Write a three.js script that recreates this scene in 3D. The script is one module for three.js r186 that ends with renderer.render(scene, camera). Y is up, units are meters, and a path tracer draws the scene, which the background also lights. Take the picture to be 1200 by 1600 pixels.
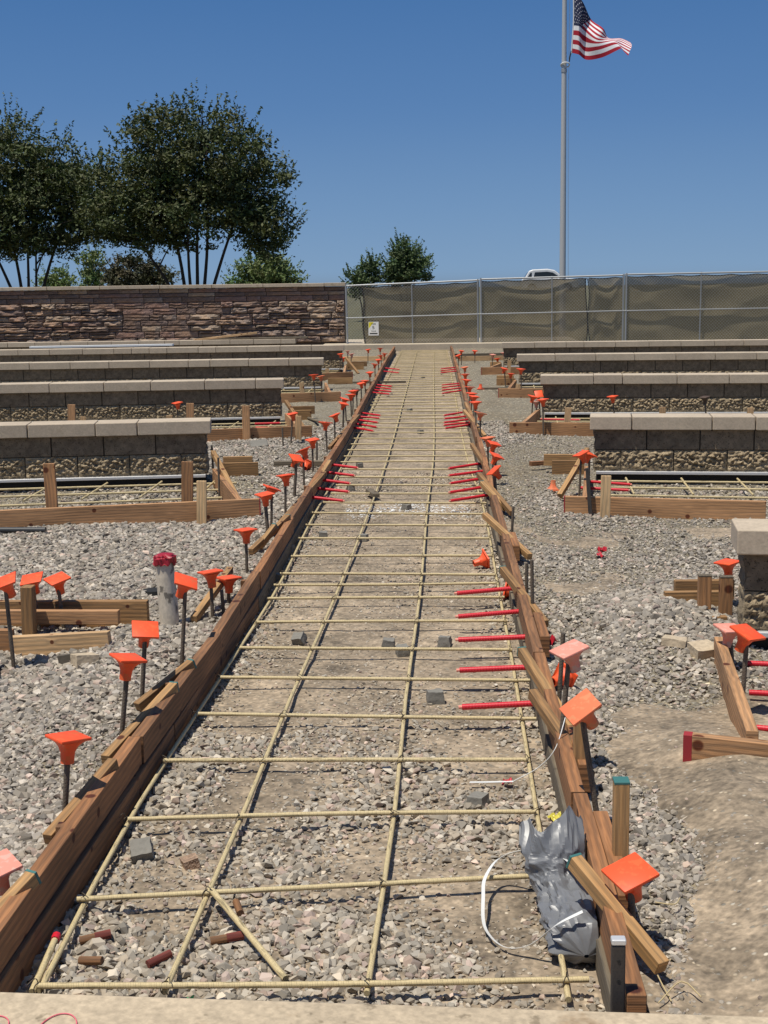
import * as THREE from 'three';
import { RoundedBoxGeometry } from 'three/addons/geometries/RoundedBoxGeometry.js';
import { ConvexGeometry } from 'three/addons/geometries/ConvexGeometry.js';
import { mergeGeometries, toCreasedNormals, mergeVertices } from 'three/addons/utils/BufferGeometryUtils.js';
import { ImprovedNoise } from 'three/addons/math/ImprovedNoise.js';

// ---------------------------------------------------------------- camera, sky, sun, exposure
const D2R = Math.PI / 180;
const scene = new THREE.Scene();
const camera = new THREE.PerspectiveCamera(40.81, 768 / 1024, 0.05, 4000);
camera.position.set(0, 1.5, 0);
camera.rotation.order = 'YXZ';
camera.rotation.set(-9.25 * D2R, 2.2 * D2R, -0.8 * D2R);
camera.updateMatrixWorld(true);

const SUN_DIR = new THREE.Vector3(-0.24, 0.95, 0.21).normalize();
{ // clear sky: pale blue at the horizon, deep blue overhead, a little brighter round the sun
  const W = 512, H = 256, data = new Float32Array(W * H * 4);
  const stops = [[-90, 0.16, 0.15, 0.13], [-4, 0.17, 0.21, 0.26], [-0.5, 0.22, 0.335, 0.48], [0, 0.225, 0.355, 0.525], [3, 0.168, 0.30, 0.505], [7, 0.102, 0.222, 0.45], [12, 0.061, 0.167, 0.39], [25, 0.045, 0.125, 0.31], [50, 0.042, 0.112, 0.275], [90, 0.042, 0.108, 0.26]];
  const sunEl = Math.asin(SUN_DIR.y), sunAz = Math.atan2(SUN_DIR.z, SUN_DIR.x);
  for (let j = 0; j < H; j++) {
    const el = ((j + 0.5) / H - 0.5) * 180;
    let k = 0; while (k < stops.length - 2 && el > stops[k + 1][0]) k++;
    const a = stops[k], b = stops[k + 1], t = Math.min(1, Math.max(0, (el - a[0]) / (b[0] - a[0])));
    for (let i = 0; i < W; i++) {
      const az = ((i + 0.5) / W - 0.5) * 2 * Math.PI, e = el * D2R;
      const c = Math.cos(e) * Math.cos(sunEl) * Math.cos(az - sunAz) + Math.sin(e) * Math.sin(sunEl);
      const ang = Math.acos(Math.max(-1, Math.min(1, c))) / D2R;
      const glow = el > 0 ? 0.55 * Math.exp(-ang / 14) : 0;
      const o = (j * W + i) * 4;
      for (let q = 0; q < 3; q++) data[o + q] = a[q + 1] + (b[q + 1] - a[q + 1]) * t + glow * [1, 0.97, 0.92][q];
      data[o + 3] = 1;
    }
  }
  const sky = new THREE.DataTexture(data, W, H, THREE.RGBAFormat, THREE.FloatType);
  sky.mapping = THREE.EquirectangularReflectionMapping; sky.magFilter = THREE.LinearFilter; sky.needsUpdate = true;
  scene.background = sky; scene.environment = sky;
}
const sun = new THREE.DirectionalLight(new THREE.Color(1, 0.94, 0.83), 4.6);
sun.position.copy(SUN_DIR).multiplyScalar(60).add(new THREE.Vector3(0, 0, -15));
sun.target.position.set(0, 0, -15); sun.castShadow = true; sun.shadow.mapSize.set(4096, 4096);
Object.assign(sun.shadow.camera, { left: -30, right: 30, top: 45, bottom: -45, near: 1, far: 200 });
scene.add(sun, sun.target);
const renderer = new THREE.WebGLRenderer({ antialias: true });
renderer.setSize(768, 1024); renderer.toneMapping = THREE.LinearToneMapping; renderer.toneMappingExposure = 1.0;
renderer.shadowMap.enabled = true;

// ---------------------------------------------------------------- helpers
function makeRng(s) { let a = s >>> 0; return () => { a = (a + 0x6D2B79F5) >>> 0; let t = a; t = Math.imul(t ^ (t >>> 15), t | 1); t ^= t + Math.imul(t ^ (t >>> 7), t | 61); return ((t ^ (t >>> 14)) >>> 0) / 4294967296; }; }
const rng = makeRng(7);
const rr = (a, b, r = rng) => a + (b - a) * r();
const perlin = new ImprovedNoise();
const N3 = (x, y, z) => perlin.noise(x, y, z);
const fbm = (x, y, z, o = 4) => { let s = 0, a = 1, f = 1; for (let i = 0; i < o; i++) { s += a * N3(x * f, y * f, z * f + i * 7.3); a *= 0.5; f *= 2; } return s; };
const clamp = (v, a, b) => Math.min(b, Math.max(a, v));
const smooth = (a, b, v) => { const t = clamp((v - a) / (b - a), 0, 1); return t * t * (3 - 2 * t); };
const V = (x, y, z) => new THREE.Vector3(x, y, z);
const used = {};
function numbered(n) { const k = used[n] = (used[n] ?? -1) + 1; return k ? n + '_' + String(k).padStart(3, '0') : n; }
function part(name, geo, mat, parent, label) { const m = new THREE.Mesh(geo, mat); m.name = name; m.castShadow = m.receiveShadow = true; if (label) m.userData.label = label; parent.add(m); return m; }
function thing(name, label, category, pos = [0, 0, 0], turn = 0, group) {
  const g = new THREE.Group(); g.name = numbered(name); g.position.set(...pos); g.rotation.y = turn;
  g.userData = { label, category }; if (group) g.userData.group = group; scene.add(g); return g;
}
function solo(name, geo, mat, label, category, group) { const m = part(numbered(name), geo, mat, scene); m.userData = { label, category }; if (group) m.userData.group = group; return m; }
function struct(name, geo, mat) { const m = part(numbered(name), geo, mat, scene); m.userData.kind = 'structure'; return m; }
const ORD = ['first', 'second', 'third', 'fourth', 'fifth', 'sixth', 'seventh', 'eighth', 'ninth', 'tenth', 'eleventh', 'twelfth', 'thirteenth', 'fourteenth', 'fifteenth', 'sixteenth', 'seventeenth', 'eighteenth', 'nineteenth', 'twentieth', 'twenty-first', 'twenty-second', 'twenty-third', 'twenty-fourth', 'twenty-fifth', 'twenty-sixth', 'twenty-seventh', 'twenty-eighth', 'twenty-ninth', 'thirtieth'];

// texture coordinates in metres, from the face direction; along = axis the grain follows (u)
function metricUV(g, ou = 0, ov = 0) {
  if (g.index) g = g.toNonIndexed();
  const p = g.attributes.position, n = p.count, uv = new Float32Array(n * 2);
  const a = V(0, 0, 0), b = V(0, 0, 0), c = V(0, 0, 0);
  for (let i = 0; i < n; i += 3) {
    a.fromBufferAttribute(p, i); b.fromBufferAttribute(p, i + 1); c.fromBufferAttribute(p, i + 2);
    const nx = Math.abs((b.y - a.y) * (c.z - a.z) - (b.z - a.z) * (c.y - a.y)), ny = Math.abs((b.z - a.z) * (c.x - a.x) - (b.x - a.x) * (c.z - a.z)), nz = Math.abs((b.x - a.x) * (c.y - a.y) - (b.y - a.y) * (c.x - a.x));
    for (let k = 0; k < 3; k++) {
      const x = p.getX(i + k), y = p.getY(i + k), z = p.getZ(i + k); let u, v;
      if (nx > ny && nx > nz) { u = z; v = y; } else if (ny > nz) { u = x; v = z; } else { u = x; v = y; }
      uv[(i + k) * 2] = u + ou; uv[(i + k) * 2 + 1] = v + ov;
    }
  }
  g.setAttribute('uv', new THREE.BufferAttribute(uv, 2));
  return g;
}
const rbox = (w, h, d, r = 0.003) => new RoundedBoxGeometry(w, h, d, 1, Math.min(r, w / 3, h / 3, d / 3));
function plankGeo(L, H, T, r = 0.0025) { return metricUV(rbox(L, H, T, r), rr(0, 5), rr(0, 3)); }
// a board of section (h tall, t thick) from p to q; its top stays level sideways
function beam(name, p, q, h, t, mat, parent, label) {
  const a = V(...p), b = V(...q), d = b.clone().sub(a), L = d.length();
  const m = part(name, plankGeo(L, h, t), mat, parent, label);
  const x = d.normalize(), z = Math.abs(x.y) > 0.92 ? V(0, 0, 1).addScaledVector(x, -x.z) : V(0, 1, 0).cross(x).negate(); z.normalize(); // uprights face front
  const y = z.clone().cross(x);
  m.matrix.makeBasis(x, y, z); m.quaternion.setFromRotationMatrix(m.matrix); m.position.copy(a).add(b).multiplyScalar(0.5);
  return m;
}
// round bar between points, uv in metres
function barGeo(pts, r, seg = 8, per = 4) {
  const c = pts.length === 2 ? new THREE.LineCurve3(V(...pts[0]), V(...pts[1])) : new THREE.CatmullRomCurve3(pts.map(p => V(...p)), false, 'centripetal');
  const L = c.getLength(), n = pts.length === 2 ? per : per * (pts.length - 1);
  const g = new THREE.TubeGeometry(c, n, r, seg, false), uv = g.attributes.uv;
  for (let i = 0; i < uv.count; i++) uv.setXY(i, uv.getX(i) * L, uv.getY(i) * 2 * Math.PI * r);
  const ends = [0, 1].map(t => { const d = new THREE.CircleGeometry(r, seg); const tan = c.getTangent(t); if (!t) tan.negate(); d.lookAt(tan); const o = c.getPoint(t); d.translate(o.x, o.y, o.z); return d; });
  return mergeGeometries([g, ...ends]);
}
function ribbonGeo(pts, w, th = 0.0012, n = 60, twist = () => 0) {
  const c = new THREE.CatmullRomCurve3(pts.map(p => V(...p)), false, 'centripetal'), pos = [], idx = [];
  for (let i = 0; i <= n; i++) {
    const t = i / n, o = c.getPoint(t), d = c.getTangent(t), s = V(0, 1, 0).cross(d).normalize().applyAxisAngle(d, twist(t)), u = d.clone().cross(s);
    for (const [a, b] of [[-1, -1], [1, -1], [1, 1], [-1, 1]]) { const q = o.clone().addScaledVector(s, a * w / 2).addScaledVector(u, b * th / 2); pos.push(q.x, q.y, q.z); }
    if (i < n) for (let k = 0; k < 4; k++) { const A = i * 4 + k, B = i * 4 + (k + 1) % 4; idx.push(A, B, A + 4, B, B + 4, A + 4); }
  }
  const g = new THREE.BufferGeometry(); g.setAttribute('position', new THREE.Float32BufferAttribute(pos, 3)); g.setIndex(idx);
  const f = g.toNonIndexed(); f.computeVertexNormals(); return f;
}

// ---------------------------------------------------------------- textures (colour, grain and fine relief only)
function lattice(per, seed) { const r = makeRng(seed), a = new Float32Array(per * per); for (let i = 0; i < a.length; i++) a[i] = r(); return a; }
function tileNoise(size, per, oct, seed) { // periodic value noise in 0..1
  const out = new Float32Array(size * size); let amp = 1, tot = 0;
  for (let o = 0; o < oct; o++) {
    const P = per << o, L = lattice(P, seed + o * 17);
    for (let y = 0; y < size; y++) { const fy = y / size * P, y0 = Math.floor(fy), ty = fy - y0, sy = ty * ty * (3 - 2 * ty), ya = y0 % P * P, yb = (y0 + 1) % P * P;
      for (let x = 0; x < size; x++) { const fx = x / size * P, x0 = Math.floor(fx), tx = fx - x0, sx = tx * tx * (3 - 2 * tx), xa = x0 % P, xb = (x0 + 1) % P;
        const t = L[ya + xa] * (1 - sx) + L[ya + xb] * sx, b = L[yb + xa] * (1 - sx) + L[yb + xb] * sx; out[y * size + x] += amp * (t * (1 - sy) + b * sy); } }
    tot += amp; amp *= 0.55;
  }
  for (let i = 0; i < out.length; i++) out[i] /= tot; return out;
}
function texFrom(w, h, fn, srgb = true, tile = 1, tileY = tile) {
  const d = new Uint8Array(w * h * 4), c = [0, 0, 0];
  for (let i = 0; i < w * h; i++) { fn(i, c); d[i * 4] = clamp(c[0], 0, 1) * 255; d[i * 4 + 1] = clamp(c[1], 0, 1) * 255; d[i * 4 + 2] = clamp(c[2], 0, 1) * 255; d[i * 4 + 3] = 255; }
  const t = new THREE.DataTexture(d, w, h); t.wrapS = t.wrapT = THREE.RepeatWrapping; t.magFilter = THREE.LinearFilter; t.minFilter = THREE.LinearMipmapLinearFilter; t.generateMipmaps = true;
  if (srgb) t.colorSpace = THREE.SRGBColorSpace; t.repeat.set(1 / tile, 1 / tileY); t.needsUpdate = true; return t;
}
const grey = (f, size, tile, tileY) => texFrom(size, size, (i, c) => { c[0] = c[1] = c[2] = f(i); }, false, tile, tileY);
// crushed stone for ground too far away for its stones to be built one by one
const S = 1024;
function worley(size, cells, seed) {
  const r = makeRng(seed), px = [], py = [], id = new Int32Array(size * size), f1 = new Float32Array(size * size), f2 = new Float32Array(size * size);
  for (let i = 0; i < cells * cells; i++) { px.push(r()); py.push(r()); }
  for (let y = 0; y < size; y++) for (let x = 0; x < size; x++) {
    const fx = x / size * cells, fy = y / size * cells, cx = Math.floor(fx), cy = Math.floor(fy); let a = 9, b = 9, k = 0;
    for (let j = -1; j <= 1; j++) for (let i = -1; i <= 1; i++) { const X = cx + i, Y = cy + j, q = ((Y + cells) % cells) * cells + (X + cells) % cells, dx = X + px[q] - fx, dy = Y + py[q] - fy, d = Math.hypot(dx, dy); if (d < a) { b = a; a = d; k = q; } else if (d < b) b = d; }
    const o = y * size + x; id[o] = k; f1[o] = a; f2[o] = b;
  }
  return { id, f1, f2 };
}
const noiseA = tileNoise(S, 8, 6, 11), noiseB = tileNoise(S, 32, 5, 23), noiseC = tileNoise(S, 128, 3, 31), noiseD = tileNoise(S, 4, 4, 47);
const wl = worley(S, 64, 5), stoneTone = makeRng(99), tones = Array.from({ length: 4096 }, () => { const t = 0.46 + 0.36 * stoneTone() * stoneTone() + 0.12 * stoneTone(), w = stoneTone(); return [t * (1 + 0.05 * w), t, t * (0.97 - 0.07 * w)]; });
const gravelMap = texFrom(S, S, (i, c) => { const e = smooth(0.03, 0.16, wl.f2[i] - wl.f1[i]), t = tones[wl.id[i]], n = 0.84 + 0.32 * noiseC[i], d = 0.42 + 0.2 * noiseB[i]; c[0] = d * 1.06 + (t[0] * n - d * 1.06) * e; c[1] = d + (t[1] * n - d) * e; c[2] = d * 0.86 + (t[2] * n - d * 0.86) * e; }, true, 1.3);
const gravelBump = grey(i => smooth(0, 0.5, wl.f2[i] - wl.f1[i]) * (0.5 + 0.5 * tones[wl.id[i]][1]) + 0.15 * noiseC[i], S, 1.3);
const wl2 = worley(S, 90, 8);
const dirtMap = texFrom(S, S, (i, c) => { const peb = (wl2.id[i] * 7919 % 13 < 2) ? smooth(0.34, 0.22, wl2.f1[i]) : 0; const t = 0.53 + 0.26 * (noiseA[i] - 0.5) + 0.30 * (noiseC[i] - 0.5) + 0.2 * (noiseB[i] - 0.5), q = tones[wl2.id[i] % 4096]; const r = t * 1.10, g = t * 1.01, b = t * 0.88; c[0] = r + (q[0] * 1.05 - r) * peb; c[1] = g + (q[1] * 1.03 - g) * peb; c[2] = b + (q[2] - b) * peb; }, true, 1.7);
const dirtBump = grey(i => { const peb = (wl2.id[i] * 7919 % 13 < 2) ? smooth(0.4, 0.1, wl2.f1[i]) : 0; return 0.35 * noiseB[i] + 0.4 * noiseC[i] + 0.4 * peb; }, S, 1.7);
// sawn softwood: long grain lines, knots
function woodTex(seed, tile = 1.1, tileY = 0.275) {
  const w = 1024, h = 256, r = makeRng(seed), a = lattice(64, seed + 1), knots = Array.from({ length: 7 }, () => [r(), r(), 0.008 + 0.012 * r()]);
  const vn = (x, y, px, py) => { const x0 = Math.floor(x), y0 = Math.floor(y), tx = x - x0, ty = y - y0, sx = tx * tx * (3 - 2 * tx), sy = ty * ty * (3 - 2 * ty), g = (i, j) => a[((j % py + py) % py * 61 + (i % px + px) % px * 7) % 4096]; return (g(x0, y0) * (1 - sx) + g(x0 + 1, y0) * sx) * (1 - sy) + (g(x0, y0 + 1) * (1 - sx) + g(x0 + 1, y0 + 1) * sx) * sy; };
  return texFrom(w, h, (i, c) => {
    const x = (i % w) / w, y = Math.floor(i / w) / h; let k = 0, bend = 0;
    for (const [kx, ky, kr] of knots) { let dx = Math.abs(x - kx); dx = Math.min(dx, 1 - dx); let dy = y - ky; dy -= Math.round(dy); const d = Math.hypot(dx, dy * 0.25) / kr; k = Math.max(k, smooth(1.1, 0.6, d)); bend += Math.sign(dy || 1) * 0.035 * Math.exp(-d * d * 0.25); }
    const warp = 0.05 * vn(x * 6, y * 3, 6, 3) + bend, rings = 0.5 + 0.5 * Math.sin((y + warp) * 2 * Math.PI * 14 + 3 * vn(x * 4, y * 6, 4, 6));
    const fine = vn(x * 24, y * 120, 24, 120), blot = vn(x * 5, y * 4, 5, 4);
    const t = 0.80 + 0.13 * (rings - 0.5) + 0.16 * (fine - 0.5) + 0.22 * (blot - 0.5);
    c[0] = t * (1 - 0.45 * k); c[1] = t * (0.965 - 0.6 * k) - 0.02 * rings; c[2] = t * (0.92 - 0.65 * k) - 0.05 * rings;
  }, true, tile, tileY);
}
const woodA = woodTex(3), woodB = woodTex(14);
const woodBump = (() => { const n = tileNoise(512, 8, 5, 71); return texFrom(512, 512, (i, c) => { const x = i % 512, y = i >> 9; c[0] = c[1] = c[2] = n[(y * 8 % 512) * 512 + (x >> 2)] * 0.7 + 0.3 * n[i]; }, false, 1.1, 0.275); })();
const concMap = texFrom(S, S, (i, c) => { const t = 0.80 + 0.10 * (noiseD[i] - 0.5) + 0.12 * (noiseC[i] - 0.5) + 0.08 * (noiseB[i] - 0.5); const s = smooth(0.66, 0.8, noiseA[i]) * 0.08; c[0] = t - s; c[1] = t * 0.985 - s * 1.1; c[2] = t * 0.955 - s * 1.3; }, true, 1.1);
const concBump = grey(i => 0.6 * noiseC[i] + 0.4 * noiseB[i], S, 1.1);
const walkMap = texFrom(S, S, (i, c) => { const st = smooth(0.60, 0.74, noiseA[i]) * 0.2, dk = smooth(0.70, 0.8, noiseB[i]) * 0.16; const t = 0.76 + 0.2 * (noiseD[i] - 0.5) + 0.2 * (noiseC[i] - 0.5); c[0] = t - st * 0.8 - dk; c[1] = t * 0.965 - st - dk; c[2] = t * 0.9 - st * 1.15 - dk; }, true, 1.4);
const cmuPit = i => smooth(0.66, 0.74, noiseC[i]) ;
const cmuMap = texFrom(S, S, (i, c) => { const t = 0.78 + 0.3 * (noiseB[i] - 0.5) + 0.2 * (noiseA[i] - 0.5) - 0.25 * cmuPit(i); c[0] = t; c[1] = t * 0.97; c[2] = t * 0.92; }, true, 0.9);
const cmuBump = grey(i => 0.5 + 0.3 * noiseC[i] - 0.5 * cmuPit(i), S, 0.9);
const rockMap = texFrom(S, S, (i, c) => { const t = 0.76 + 0.42 * (noiseA[i] - 0.5) + 0.3 * (noiseC[i] - 0.5); const w = noiseD[i] - 0.5; c[0] = t * (1 + 0.16 * w); c[1] = t; c[2] = t * (1 - 0.2 * w); }, true, 1.2);
const rockBump = grey(i => 0.6 * noiseB[i] + 0.4 * noiseC[i], S, 0.6);
const dustMap = texFrom(512, 512, (i, c) => { const q = (i >> 9) * 2 * S + (i & 511) * 2, k = smooth(0.5, 0.68, noiseA[q]) * 0.28 + 0.05 * noiseC[q]; c[0] = 1 - k * 0.25; c[1] = 0.86 + k * 0.4; c[2] = 0.84 + k * 0.5; }, true, 0.13);
const ribBump = texFrom(64, 64, (i, c) => { const x = (i & 63) / 64, y = (i >> 6) / 64, s = (x + y * 0.6) % 1; c[0] = c[1] = c[2] = s < 0.35 ? 1 : 0.2; }, false, 0.011, 0.05);
const barMap = texFrom(512, 512, (i, c) => { const q = (i >> 9) * 2 * S + (i & 511) * 2, n = noiseB[q], k = smooth(0.55, 0.72, noiseA[q]) * 0.22; const t = 0.86 + 0.2 * (n - 0.5) - k; c[0] = t; c[1] = t * 0.99; c[2] = t * 0.97; }, true, 0.35, 0.05);

// ---------------------------------------------------------------- materials
const lin = (r, g, b) => new THREE.Color().setRGB(r, g, b);
const std = (o) => new THREE.MeshStandardMaterial({ roughness: 0.9, metalness: 0, ...o });
const M = {
  ground: std({ color: lin(0.92, 0.86, 0.76), map: gravelMap, bumpMap: gravelBump, bumpScale: 0.012, roughness: 1, vertexColors: true }),
  bed: std({ color: lin(1.0, 0.965, 0.945), map: dirtMap, bumpMap: dirtBump, bumpScale: 0.008, roughness: 1, vertexColors: true }),
  terrain: std({ color: lin(0.17, 0.155, 0.075), map: rockMap, roughness: 1 }),
  walk: std({ color: lin(0.85, 0.745, 0.605), map: walkMap, bumpMap: concBump, bumpScale: 0.002 }),
  farWalk: std({ color: lin(0.80, 0.70, 0.56), map: concMap, bumpMap: concBump, bumpScale: 0.002 }),
  form: [woodA, woodB].map((map, i) => std({ color: lin(...[[0.43, 0.22, 0.105], [0.36, 0.195, 0.10]][i]), map, bumpMap: woodBump, bumpScale: 0.0015, roughness: 0.8 })),
  lumber: [woodA, woodB].map((map, i) => std({ color: lin(...[[0.64, 0.39, 0.215], [0.60, 0.345, 0.18]][i]), map, bumpMap: woodBump, bumpScale: 0.0015, roughness: 0.8 })),
  kicker: [woodA, woodB].map((map, i) => std({ color: lin(...[[0.56, 0.36, 0.175], [0.50, 0.31, 0.15]][i]), map, bumpMap: woodBump, bumpScale: 0.0015, roughness: 0.8 })),
  pale: [woodA, woodB].map((map, i) => std({ color: lin(...[[0.92, 0.69, 0.42], [0.86, 0.62, 0.37]][i]), map, bumpMap: woodBump, bumpScale: 0.0015, roughness: 0.8 })),
  grayWood: std({ color: lin(0.26, 0.235, 0.19), map: woodB, bumpMap: woodBump, bumpScale: 0.002 }),
  greenPaint: std({ color: lin(0.045, 0.16, 0.15), roughness: 0.6 }),
  redWorn: std({ color: lin(0.30, 0.075, 0.065), map: woodB, roughness: 0.9 }),
  redPaint: std({ color: lin(0.33, 0.025, 0.03), roughness: 0.7 }),
  steel: std({ color: lin(0.19, 0.15, 0.115), map: barMap, bumpMap: ribBump, bumpScale: 0.0012, roughness: 0.75 }),
  steelPaint: std({ color: lin(0.07, 0.06, 0.055), map: barMap, roughness: 0.7 }),
  zinc: std({ color: lin(0.66, 0.66, 0.66), roughness: 0.4, metalness: 0.35 }),
  galv: std({ color: lin(0.42, 0.43, 0.43), roughness: 0.5, metalness: 0.6 }),
  black: std({ color: lin(0.015, 0.014, 0.013), roughness: 0.85 }),
  cap: [[0.92, 0.135, 0.036], [0.78, 0.25, 0.11], [0.78, 0.40, 0.31], [0.08, 0.05, 0.035]].map((c, i) => std({ color: lin(...c), map: i < 3 ? dustMap : null, roughness: i ? 0.75 : 0.5 })),
  dowel: std({ color: lin(0.62, 0.016, 0.03), roughness: 0.45, bumpMap: ribBump, bumpScale: 0.001 }),
  bar: std({ color: lin(0.80, 0.66, 0.38), map: barMap, bumpMap: ribBump, bumpScale: 0.0012, roughness: 0.65 }),
  wire: std({ color: lin(0.10, 0.08, 0.06), roughness: 0.6, metalness: 0.5 }),
  cmu: [[0.39, 0.32, 0.235], [0.35, 0.285, 0.21], [0.42, 0.34, 0.25]].map(c => std({ color: lin(...c), map: cmuMap, bumpMap: cmuBump, bumpScale: 0.004, roughness: 1 })),
  split: [[0.56, 0.47, 0.335], [0.53, 0.44, 0.31], [0.60, 0.50, 0.355]].map(c => std({ color: lin(...c), map: cmuMap, bumpMap: cmuBump, bumpScale: 0.005, roughness: 1 })),
  mortar: std({ color: lin(0.16, 0.14, 0.115), map: concMap, roughness: 1 }),
  capstone: [[0.78, 0.665, 0.53], [0.755, 0.64, 0.51], [0.81, 0.69, 0.55]].map(c => std({ color: lin(...c), map: concMap, bumpMap: concBump, bumpScale: 0.001, roughness: 0.85 })),
  rock: [[0.56, 0.365, 0.265], [0.66, 0.475, 0.35], [0.40, 0.27, 0.205], [0.50, 0.315, 0.25], [0.72, 0.53, 0.38], [0.34, 0.235, 0.19], [0.54, 0.40, 0.315], [0.62, 0.41, 0.28]].map(c => std({ color: lin(...c), map: rockMap, bumpMap: rockBump, bumpScale: 0.015, roughness: 1 })),
  rockCore: std({ color: lin(0.10, 0.075, 0.06), roughness: 1 }),
  dobie: std({ color: lin(0.34, 0.33, 0.305), map: concMap, bumpMap: concBump, bumpScale: 0.002 }),
};
// ---------------------------------------------------------------- surveyed positions in metres (x right, y up, z towards the viewer)
// foot, cap centre, cap turn and tilts in degrees, tone
const STAKES_LEFT = [
  [[-1.019,0.05,-3.523],[-0.994,0.308,-3.523],45,-4,-4,0],
  [[-1.013,0.05,-4.177],[-0.975,0.349,-4.177],38,-3,-10,0],
  [[-1.035,0.05,-4.6],[-1.009,0.335,-4.6],12,22,-12,0],
  [[-0.993,0.05,-5.147],[-0.965,0.388,-5.147],10,12,-24,0],
  [[-0.991,0.05,-5.903],[-0.995,0.267,-5.903],30,-3,6,0],
  [[-0.966,0.05,-6.2],[-0.962,0.177,-6.2],40,-2,0,0],
  [[-0.979,0.05,-6.937],[-0.979,0.272,-6.937],40,-1,2,0],
  [[-0.995,0.05,-7.988],[-1.008,0.299,-7.988],38,6,0,0],
  [[-0.997,0.05,-8.16],[-0.986,0.312,-8.16],30,-6,-20,0],
  [[-0.971,0.05,-8.722],[-0.965,0.312,-8.722],35,-2,6,0],
  [[-0.996,0.05,-9.543],[-0.976,0.322,-9.543],30,18,-24,0],
  [[-0.972,0.05,-10.01],[-0.971,0.325,-10.01],30,-8,22,0],
  [[-0.984,0.05,-10.9],[-0.983,0.302,-10.9],30,0,5,0],
  [[-0.97,0.05,-12.192],[-0.976,0.314,-12.192],null,0,0,0],
  [[-0.956,0.05,-12.956],[-0.951,0.311,-12.956],30,0,20,0],
  [[-0.976,0.05,-14.466],[-0.965,0.293,-14.466],20,6,-15,0],
  [[-0.987,0.05,-15.172],[-0.997,0.284,-15.172],25,4,-18,0],
  [[-0.962,0.05,-15.703],[-0.965,0.292,-15.703],null,0,0,0],
  [[-0.961,0.05,-15.944],[-0.949,0.317,-15.944],null,0,0,0],
  [[-0.957,0.05,-16.8],[-0.961,0.269,-16.8],null,0,0,3],
  [[-0.952,0.05,-17.752],[-0.956,0.281,-17.752],20,10,10,0],
  [[-0.966,0.05,-19.047],[-0.972,0.227,-19.047],null,0,0,0],
  [[-0.949,0.05,-20.014],[-0.945,0.282,-20.014],null,0,0,0],
  [[-0.985,0.05,-22.605],[-0.982,0.259,-22.605],null,0,0,0],
  [[-0.969,0.05,-23.795],[-0.977,0.27,-23.795],null,0,0,0],
  [[-0.991,0.05,-25.528],[-1,0.262,-25.528],null,0,0,0],
  [[-0.97,0.05,-26.597],[-0.967,0.246,-26.597],null,0,0,0],
];
const STAKES_RIGHT = [
  [[0.425,0.05,-2.837],[0.415,0.231,-2.837],28,17,10,0],
  [[0.428,0.05,-3.475],[0.374,0.405,-3.475],22,24,30,1],
  [[0.362,0.05,-3.998],[0.394,0.419,-3.998],25,8,16,2],
  [[0.405,0.05,-9.127],[0.388,0.279,-9.127],30,10,38,0],
  [[0.42,0.05,-10.093],[0.448,0.259,-10.093],30,8,-26,0],
  [[0.437,0.05,-10.618],[0.452,0.29,-10.618],20,8,-18,0],
  [[0.414,0.05,-10.806],[0.41,0.314,-10.806],35,2,0,1],
  [[0.413,0.05,-12.785],[0.42,0.331,-12.785],30,-4,-14,1],
  [[0.394,0.05,-13.339],[0.389,0.386,-13.339],null,0,0,0],
  [[0.404,0.05,-14.598],[0.412,0.342,-14.598],30,5,-8,0],
  [[0.388,0.05,-15.024],[0.396,0.343,-15.024],30,4,-4,0],
  [[0.395,0.05,-16.117],[0.403,0.334,-16.117],null,0,0,0],
  [[0.406,0.05,-17.573],[0.399,0.319,-17.573],null,0,0,0],
  [[0.414,0.05,-18.623],[0.406,0.326,-18.623],null,0,0,0],
  [[0.445,0.05,-20.45],[0.437,0.315,-20.45],30,5,0,1],
  [[0.41,0.05,-24.454],[0.411,0.298,-24.454],20,8,20,0],
  [[0.497,0.05,-26.063],[0.498,0.302,-26.063],null,0,0,0],
];
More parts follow.
